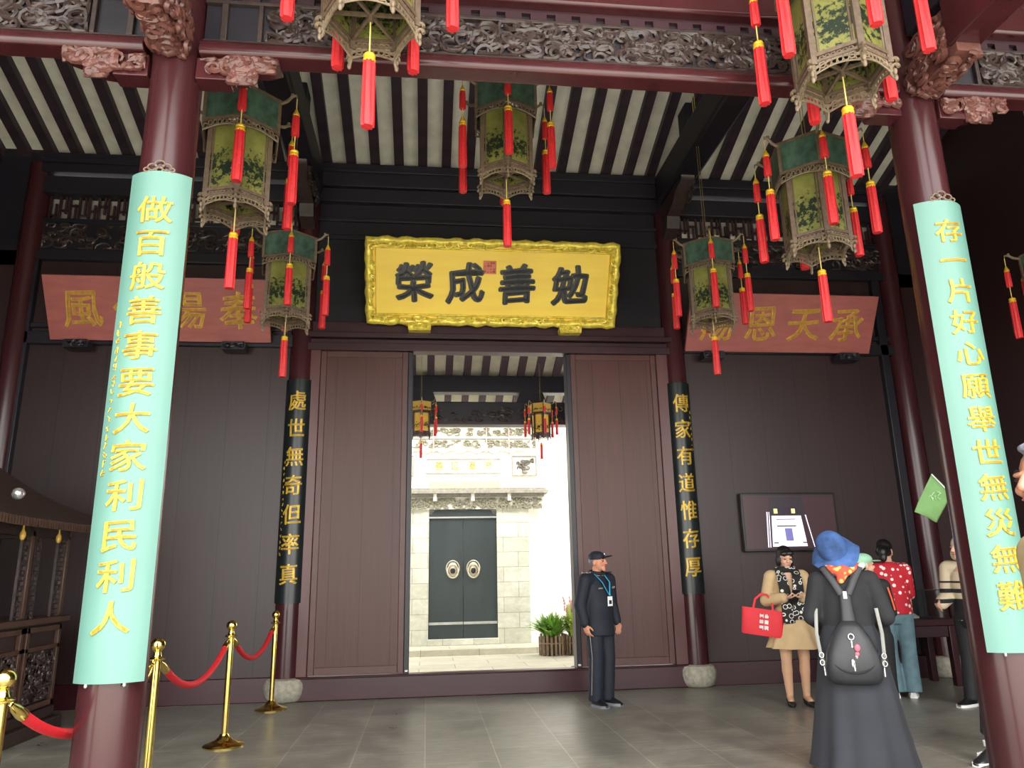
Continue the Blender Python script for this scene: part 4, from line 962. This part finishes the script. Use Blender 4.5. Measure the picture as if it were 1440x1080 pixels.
prof = [(.004, .136), (.045, .13), (.076, .112), (.096, .08), (.104, .04), (.107, .0), (.106, -.012), (.128, -.022), (.152, -.04), (.178, -.06), (.179, -.066), (.15, -.05), (.122, -.032), (.1, -.012), (.09, .0)]
vs = []; N = 40
for i, (r_, z) in enumerate(prof):
    for j in range(N):
        q = 2*math.pi*j/N; wv = max(0, (r_-.11)/.06)*.022*(math.sin(3*q+.6)+.5*math.sin(5*q)); vs.append(h.hp((0, .03, .05))+tilt @ Vector((r_*math.cos(q), r_*1.08*math.sin(q), z+wv)))
fs = [(i*N+j, i*N+(j+1) % N, (i+1)*N+(j+1) % N, (i+1)*N+j) for i in range(len(prof)-1) for j in range(N)]+[tuple(range(N))]
hm.add(vs, fs).build('bucket_hat', HATB, h.t, 60)
sf = MB().tube([(.1*math.cos(a), .02+.085*math.sin(a), 1.365+.012*math.sin(3*a)) for a in np.linspace(0, 6.28, 17)[:-1]], [.036+.008*math.sin(i*2) for i in range(16)], 10, True)
sf.cap((0, .1, 1.36), (.02, .11, 1.3), .045, .03); remesh(sf, 'neck_scarf', SCARF2, h.t, .009, 2)
cw = MB().ell((-.11, .05, 1.38), (.06, .035, .025), Euler((.3, .5, .4)).to_matrix()); cw.build('white_scarf_end', WHITE, h.t)
hmx = Matrix.Translation(h.t.location) @ Matrix.Rotation(R(154), 4, 'Z')
bp = thing('backpack', 'black teardrop backpack with silver zip worn by the woman in the blue hat', 'backpack', tuple(hmx @ Vector((.01, .135, .6))), R(154))
bx = MB(); bx.loft([(0, .06, 0, .11, .04), (0, .07, .012, .15, .065), (0, .075, .05, .178, .08), (0, .08, .12, .185, .085), (0, .08, .2, .172, .08), (0, .07, .3, .135, .065), (0, .055, .38, .085, .045), (0, .045, .42, .05, .03)], 36, True, lambda q, f: 1/max(abs(math.cos(q))**3.2+abs(math.sin(q))**3.2, 1e-6)**(1/3.2))
bx.build('pouch', NYLON, bp, 60)
fo = MB(); fo.tube([(.165*math.cos(a), .166-.05*abs(math.cos(a))**4, .235+.15*math.sin(a)*(1 if math.sin(a) < 0 else .9)) for a in np.linspace(math.pi, 2*math.pi, 17)], .006, 6)
fo.build('flap_seam', BLACKC, bp)
MB().tube([(0, .1, .36), (0, .137, .28), (0, .158, .16), (0, .162, .1)], .006, 6).build('zip', SILVER, bp)
ch = MB(); ch.tube([(.018*math.cos(a), .14, .32+.02*math.sin(a)) for a in np.linspace(0, 6.28, 13)[:-1]], .005, 6, True); ch.build('zip_ring', SILVER, bp); MB().ell((-.02, .162, .2), (.013, .008, .025)).build('key_charm', SILVER, bp); MB().ell((.01, .166, .15), (.012, .008, .03)).build('key_charm', SILVER, bp)
MB().ell((-.03, .16, .25), (.02, .01, .025)).ell((-.025, .165, .21), (.015, .01, .015)).build('pink_charm', mat('pink_charm', (214, 110, 130), .5), bp)
MB().tube([(0, .05, .4), (0, .04, .5), (0, .015, .6)], [.05, .042, .038], 12, flat=.35, up=(0, 1, 0)).build('back_strap', NYLON, bp)
MB().box(-.012, .012, .035, .05, .57, .62).build('strap_tag', WHITE, bp)
for s in (-1, 1):
    MB().tube([(s*.02, .02, .6), (s*.07, -.005, .7), (s*.12, -.05, .785), (s*.14, -.13, .805)], [.026, .026, .026, .026], 10, flat=.3, up=(0, 1, .4)).build('shoulder_strap', NYLON, bp)
    MB().tube([(s*.175, .07, .08), (s*.205, .03, .2), (s*.215, -.03, .33), (s*.2, -.06, .5)], .012, 8, flat=.35).build('side_strap', SLATE, bp)
    bk2 = MB()
    for zz in (.14, .19): bk2.tube([(s*.2+.014*math.cos(a), .06, zz+.018*math.sin(a)) for a in np.linspace(0, 6.28, 11)[:-1]], .0045, 6, True)
    bk2.cap((s*.19, .07, .11), (s*.188, .075, .06), .008); bk2.build('buckle', SILVER, bp)

# person with mint cap, mostly hidden
p4 = Fig('person in mint green cap and black jacket, mostly hidden behind the blue hat', (4.06, 6.75, 0), R(150), 1.5, hyaw=R(-60), sh=.15, elL=(.17, .02, .98), elR=(-.17, .02, .98), wrL=(.1, -.17, .9), wrR=(-.1, -.17, .9))
p4.body(SKIN, voxel=.009); p4.face(); p4.hair(HAIR, [((0, .04, .0), (.08, .075, .07))])
p4.cloth('jacket', BLACKC, TORSO_F, 'LR', (.07, .062, .052)); p4.trousers(BLACKC); p4.shoes(SHOEB)
cp = MB(); k = p4.k; cp.ell(p4.hp((0, .015, .06)), (.09*k, .108*k, .066*k), p4.hr); cp.ell(p4.hp((0, .05, .01)), (.08, .07, .06), p4.hr); remesh(cp, 'cap', MINT, p4.t, .008, 2)
MB().ell(p4.hp((0, -.115, .045)), (.07*k, .07*k, .008*k), p4.hr).build('cap_peak', MINT, p4.t)
MB().tube([(-.17, .075, 1.2), (-.19, .085, 1.1), (-.205, .085, 1.0)], .008, 6).build('zip', ORANGE, p4.t)

# woman in red jacket from behind
r5 = Fig('woman seen from behind in a red patterned jacket and wide blue jeans', (5.17, 8.12, 0), R(160), 1.66, hyaw=R(-35), hpitch=R(10), sh=.16, head=(-.0, -.05, 1.55),
         ankL=(.1, .02, .09), ankR=(-.08, .0, .09), wrL=(.1, -.24, 1.0), wrR=(-.12, -.22, 1.0), elL=(.185, -.04, 1.08), elR=(-.185, -.04, 1.08))
r5.body(SKIN, voxel=.009); r5.face()
r5.hair(HAIR, [((0, .025, .045), (.086, .1, .086)), ((0, .08, .0), (.075, .06, .07)), ((-.02, .12, -.03), (.055, .05, .06)), ((-.03, .13, -.09), (.045, .04, .06)), ((0, .03, -.02), (.086, .06, .06))])
r5.cloth('jacket', REDJ, [(0, 0, .86, .19, .14), (0, 0, .98, .19, .14), (0, 0, 1.12, .185, .135), (0, 0, 1.25, .185, .125), (0, .01, 1.32, .16, .1), (0, .015, 1.38, .1, .08), (0, .0, 1.42, .075, .07)], 'LR', (.075, .068, .055))
r5.trousers(DENIM, (.1, .08, .085, .092), 'jeans'); r5.shoes(WHITE, WHITE)

# striped hooded person holding the flag
s6 = Fig('person in a cream hood and black striped top, half hidden by the right column', (5.59, 7.45, 0), R(-70), 1.66, hyaw=R(-12), sh=.18,
         wrR=(-.15, -.25, .99), elR=(-.21, -.02, 1.07), wrL=(.25, .24, 1.5), elL=(.3, .13, 1.24), ankR=(-.09, -.08, .085), toeR=(-.1, -.24, .03))
s6.body(SKIN, voxel=.009); s6.face()
s6.hair(CREAM, [((0, .03, .045), (.1, .105, .1)), ((0, .07, -.06), (.1, .075, .08)), ((-.07, -.0, -.05), (.035, .06, .07)), ((.07, .0, -.05), (.035, .06, .07))], name='hood')
s6.cloth('top', STRIPE, TORSO_F, 'LR', (.09, .08, .065)); s6.trousers(BLACKC); s6.shoes(SHOEB, WHITE)
fm = Matrix.Translation(s6.t.location) @ Matrix.Rotation(R(-70), 4, 'Z')
flg = thing('tour_flag', 'small green flag on a thin tilted stick in front of the dark post', 'flag', (5.50, 7.32, 1.45))
MB().tube([(.52, -.02, .02), (.2, -.04, .37), (-.03, -.05, .62), (-.25, -.06, .86)], .007, 8).build('stick', WHITE, flg)
nx, nz = 14, 10; vs = []; fs = []
for i in range(nx+1):
    for j in range(nz+1):
        u, v = i/nx, j/nz
        a = Vector((-.25, -.06, .86)).lerp(Vector((-.06, -.042, .645)), u); b = Vector((-.53, -.1, .47)).lerp(Vector((-.27, -.07, .36)), u)
        p = a.lerp(b, v); p.y += .02*math.sin(5*u+3*v)*v; vs.append(p)
fs = [(i*(nz+1)+j, (i+1)*(nz+1)+j, (i+1)*(nz+1)+j+1, i*(nz+1)+j+1) for i in range(nx) for j in range(nz)]
o = MB().add(vs, fs).build('cloth', GREENF, flg, 60); md = o.modifiers.new('s', 'SOLIDIFY'); md.thickness = .003
fmk = MB(); rd = random.Random(4)
for k in range(12):
    c = Vector((-.27, -.088, .64))+Vector((rd.uniform(-.06, .06), 0, rd.uniform(-.05, .05))); d = Vector((rd.uniform(-.02, .02), 0, rd.uniform(-.02, .02)))
    fmk.tube([c-d, c, c+d+Vector((.01, 0, 0))], .003, 5)
fmk.build('printed_mark', mat('flag_print', (190, 222, 180), .7), flg)

# person behind the right column: one trainer and a leg show
p7 = Fig('person hidden behind the right column with one black trainer showing', (4.5, 5.6, 0), R(-62), 1.66, ankR=(-.06, -.47, .09), toeR=(-.08, -.63, .03), kneeR=(-.08, -.3, .46))
p7.body(SKIN, voxel=.009); p7.face(); p7.hair(HAIR, HAIRCAP); p7.cloth('jacket', BLACKC, TORSO_M, 'LR'); p7.trousers(BLACKC, (.1, .075, .065, .055), hem=.13); p7.shoes(SHOEB, WHITE)
st = MB()
for k_ in range(3): st.tube([(-.122, -.5-.028*k_, .035), (-.108, -.515-.028*k_, .075)], .006, 5)
st.build('shoe_stripe', WHITE, p7.t)
MB().lathe([(.044, .115), (.046, .15)], (p7.P['ankR'].x, p7.P['ankR'].y, 0), 16).build('sock', WHITE, p7.t)

# grey haired man at the right edge, in profile
m8 = Fig('grey haired man in a beige jacket at the right edge, face in profile', (2.075, 2.2, 0), R(-84), 1.70, sh=.2, elR=(-.25, .115, 1.12), wrR=(-.25, .07, .92), head=(0, -.09, 1.65), neck=(0, -.01, 1.52), shL=(.2, .03, 1.44), shR=(-.2, .06, 1.42))
m8.body(SKINT, voxel=.0045, slim=.92); m8.face()
m8.hair(HAIRG, [((0, .028, .045), (.0785, .093, .082)), ((0, .07, .0), (.078, .058, .07)), ((0, -.02, .105), (.05, .06, .022))], .006)
m8.cloth('jacket', BEIGE2, [(0, .01, .82, .19, .14), (0, 0, .95, .19, .15), (0, -.005, 1.08, .19, .15), (0, 0, 1.22, .195, .148), (0, 0, 1.33, .195, .135), (0, 0, 1.4, .16, .115), (0, -.005, 1.455, .085, .09)], 'LR', (.085, .075, .058), .008)
cl = MB().tube([(.085*math.cos(a), .03+.08*math.sin(a), 1.5+.02*math.sin(a)) for a in np.linspace(0, 6.28, 17)[:-1]], .03, 8, True); cl.cap((-.055, -.065, 1.485), (-.065, -.138, 1.385), .03, .016).cap((.055, -.065, 1.485), (.065, -.138, 1.385), .03, .016)
remesh(cl, 'collar', mat('dark_collar', (54, 52, 76), .8), m8.t, .007, 2)
m8.trousers(BLACKC); m8.shoes(SHOEB)

# ------------------------------------------------------------------ rear porch and gate court
def rear_beam(label, y0, y1, z0, z1, carved=None):
    t = thing('porch_beam', label, 'beam', (1.2, (y0+y1)/2, z0)); h_ = z1-z0; d_ = (y1-y0)/2
    MB().box(-4.2, 4.8, -d_, d_, 0, h_).build('beam', DARKW, t, bevel=.015)
    if carved: scrolls(MB(), -1.4, 1.4, .04, h_-.1, -d_, 70, .011, 3, .07).build('carving', CARVE, t, 50); MB().box(-4.2, 4.8, -d_-.03, -d_, 0, .05).build('lip', DARKR, t)
rear_beam('dark upper beam of the rear porch seen through the doorway', 12.35, 12.6, 4.39, 4.68)
rear_beam('dark carved lower beam of the rear porch seen through the doorway', 12.35, 12.6, 3.82, 4.22, True)
for x, lb in ((-.12, 'left bracket block between the two rear porch beams'), (1.765, 'right bracket block between the two rear porch beams')):
    o = MB().prism([(-.26, 0), (.26, 0), (.2, .17), (-.2, .17)], 12.37, 12.58).build('bracket_block', DARKW); o.location = (x, 0, 4.22); tag(o, lb, 'bracket')
struct('wall_court', MB().box(-6, 9, 15.82, 16.0, -.2, 6.2), WHITEW, smooth=0)
gt = thing('gatehouse', 'pale carved brick gate with grey double doors across the rear court', 'gate', (.74, 15.78, 0))
for s in (-1, 1): MB().box(min(s*.7, s*1.37), max(s*.7, s*1.37), -.1, .05, 0, 2.68).build('stone_pier', GATEST, gt, 0)
MB().box(-.72, .72, -.13, .03, 0, .12).build('doorstep', GATEST, gt, bevel=.01)
for s in (-1, 1):
    a, b = (0.004, .695) if s > 0 else (-.695, -.004)
    lf = MB().box(a, b, -.06, 0, .12, 2.56).build('door_leaf', GATED, gt, bevel=.008)
    MB().box(a, b, -.075, -.06, .39, .44).build('kick_rail', SLATE, lf, bevel=.004)
    c = (s*.21, -.075, 1.46); rg = MB()
    rg.tube([(c[0]+.11*math.cos(q), c[1]-.02, c[2]-.03+.13*math.sin(q)) for q in np.linspace(0, 6.28, 25)[:-1]], .017, 8, True)
    rg.ell((c[0], c[1], c[2]+.02), (.1, .02, .13)); rg.tube([(c[0]+.13*math.cos(q), c[1]+.01, c[2]+.03+.15*math.sin(q)) for q in np.linspace(0, 6.28, 25)[:-1]], .014, 8, True)
    rg.build('ring_handle', BRONZE, lf)
    MB().ell((c[0], c[1]-.012, c[2]-.02), (.055, .02, .06)).build('ring_boss', INK, lf)
MB().prism([(-.7, 2.48), (.7, 2.48), (.7, 2.57), (.63, 2.58), (.58, 2.66), (-.58, 2.66), (-.63, 2.58), (-.7, 2.57)], -.09, .0).build('door_head', GATED, gt, bevel=.006)
MB().box(-.7, .7, -.095, -.085, 2.5, 2.53).build('head_strip', SLATE, gt)
MB().box(-1.68, 1.68, -.14, .05, 2.68, 2.95).build('frieze', GATEC, gt)
scrolls(MB(), -1.65, 1.65, 2.69, 2.9, -.14, 300, .011, 21, .05).build('frieze_carving', mat('frieze_dark', (126, 122, 104), .8), gt, 50)
for x in (-.58, .2, .96): MB().box(x-.035, x+.035, -.24, -.1, 2.84, 3.02).build('frieze_post', GATEC, gt, bevel=.005)
ev = MB().box(-1.78, 1.78, -.3, .05, 2.99, 3.06).box(-1.74, 1.74, -.24, .05, 3.06, 3.11).box(-1.7, 1.7, -.2, .05, 2.93, 2.99); ev.build('eave', GREYT, gt, bevel=.006)
MB().box(-.7, .76, -.12, .05, 3.11, 3.27).build('recessed_strip', mat('ochre_strip', (178, 172, 132), .7), gt)
for x in (-.86, .86): MB().box(x-.09, x+.09, -.16, .05, 3.11, 3.36).build('end_block', GATEC, gt, bevel=.006)
MB().box(-1.6, 1.6, -.1, .05, 3.11, 4.5).build('upper_wall', WHITEW, gt)
pl = MB().box(-.88, .92, -.13, -.1, 3.38, 3.82).build('name_panel', GATEC, gt)
MB().box(-.78, .81, -.15, -.13, 3.42, 3.46).box(-.78, .81, -.15, -.13, 3.72, 3.76).box(-.78, -.74, -.15, -.13, 3.46, 3.72).box(.77, .81, -.15, -.13, 3.46, 3.72).build('panel_border', SLATE, pl, bevel=.003)
for c, x in zip('善延澤流', (-.5, -.17, .18, .52)): put(glyph(c, .2, .004), mat('pale_gilt', (150, 152, 70), .5) if 'pale_gilt' not in MATS else MATS['pale_gilt'], pl, (x, -.137, 3.59))
for s in (-1, 1):
    sq = MB().box(s*1.3-.27, s*1.3+.27, -.14, -.1, 3.36, 3.8).build('relief_panel', GATEC, gt)
    b = MB(); x0, x1_ = s*1.3-.27, s*1.3+.27
    b.box(x0, x1_, -.16, -.14, 3.36, 3.385).box(x0, x1_, -.16, -.14, 3.775, 3.8).box(x0, x0+.025, -.16, -.14, 3.385, 3.775).box(x1_-.025, x1_, -.16, -.14, 3.385, 3.775)
    b.build('relief_border', GREYT, sq); scrolls(MB(), x0+.07, x1_-.07, 3.43, 3.73, -.145, 13, .011, 4+s, .07).build('relief_carving', mat('relief_dark', (90, 86, 76), .8) if s < 0 else MATS['relief_dark'], sq, 50)
for i, z in enumerate((3.9, 4.16)):
    bd = MB().box(-1.62, 1.62, -.16, .05, z, z+.04).box(-1.6, 1.6, -.13, -.1, z+.04, z+.25)
    for k in range(9 if i == 0 else 0): bd.prism([(-1.5+.36*k-.14, z), (-1.5+.36*k, z-.06), (-1.5+.36*k+.14, z)], -.15, -.12)
    bn = bd.build('carved_band', GATEC, gt); scrolls(MB(), -1.55, 1.55, z+.07, z+.22, -.13, 90, .009, 31+i, .06).build('band_carving', MATS['frieze_dark'], bn, 50)
for x in (-.62, .5, .98): MB().box(x-.015, x+.015, -.17, -.13, 3.86, 4.45).build('lens_fringe', mat('lens_fringe_tint', (170, 150, 145), .7) if 'lens_fringe_tint' not in MATS else MATS['lens_fringe_tint'], gt)  # added thin bars imitating reddish lens fringing, not posts of the gate
rf_ = MB().prism([(-2.0, 4.6), (2.0, 4.6), (1.7, 5.1), (-1.7, 5.1)], -.4, .05); rf_.box(-1.7, 1.7, -.2, .05, 4.5, 4.6); rf_.build('gate_roof', GREYT, gt)
# planters
def planter(label, x, y, z, r, nl, hgt, m, spread, seed, flowers=False):
    t = thing('potted_plant', label, 'plant', (x, y, z)); rd = random.Random(seed)
    MB().lathe([(r*.8, .02), (r*.9, .3), (r*.85, .3), (r*.3, .29)], n=20).build('pot', mat('dark_soil_pot', (70, 60, 50), .9) if 'dark_soil_pot' not in MATS else MATS['dark_soil_pot'], t)
    pk = MB()
    for k in range(18): a = k/18*6.283; pk.bar((r*math.cos(a), r*math.sin(a), 0), (r*math.cos(a), r*math.sin(a), .3+rd.uniform(0, .06)), .035, .03)
    pk.tube([(r*1.03*math.cos(a), r*1.03*math.sin(a), .2) for a in np.linspace(0, 6.28, 25)[:-1]], .012, 6, True).build('picket_fence', PICKET, t, 0)
    lf = MB()
    for k in range(nl):
        a = rd.uniform(0, 6.28); L = hgt*rd.uniform(.55, 1.1); sp = spread*rd.uniform(.2, 1.1); w = rd.uniform(.02, .034)
        b0 = Vector((rd.uniform(-.1, .1), rd.uniform(-.1, .1), .28)); d = Vector((math.cos(a), math.sin(a), 0)); side = Vector((-d.y, d.x, 0)); vs = []
        for i in range(6):
            q = i/5; p = b0+d*sp*q+Vector((0, 0, L*(q-.55*q*q*(sp/max(.05, spread))))); ww = w*math.sin(math.pi*(.12+.86*q))
            vs += [p+side*ww, p-side*ww+Vector((0, 0, .004))]
        lf.add(vs, [(2*i, 2*i+1, 2*i+3, 2*i+2) for i in range(5)])
    lf.build('foliage', m, t, 60)
    if flowers:
        fl_ = MB()
        for k in range(9):
            a = rd.uniform(0, 6.28); rr = rd.uniform(.02, .16); hh = rd.uniform(.75, 1.0); p = Vector((rr*math.cos(a)-.1, rr*math.sin(a), hh)); fl_.tube([(rr*.3*math.cos(a), rr*.3*math.sin(a), .3), p], .006, 5)
            for z_ in range(5): fl_.ell(p+Vector((rd.uniform(-.015, .015), 0, -.05*z_)), (.016, .016, .024), None, 6, 5)
        fl_.build('flower_spike', PINKF, t)
planter('low green leafy plant in a picket-fenced pot by the white court wall', 2.16, 13.4, 0, .21, 260, .5, LEAF, .42, 1)
planter('taller yellow green plant with pink flower spikes beside the guard', 2.6, 13.38, 0, .2, 280, .72, LEAFY, .3, 2, True)
pp = thing('barrier_post', 'thin dark barrier post outside the doorway, beside the guard', 'rope post', (2.28, 11.6, 0))
MB().lathe([(.13, 0), (.13, .015), (.03, .03), (.02, .05)], n=20).build('base', DARKW, pp); MB().lathe([(.02, .03), (.02, .85), (.03, .86), (.02, .9)], n=16).build('pole', DARKW, pp)
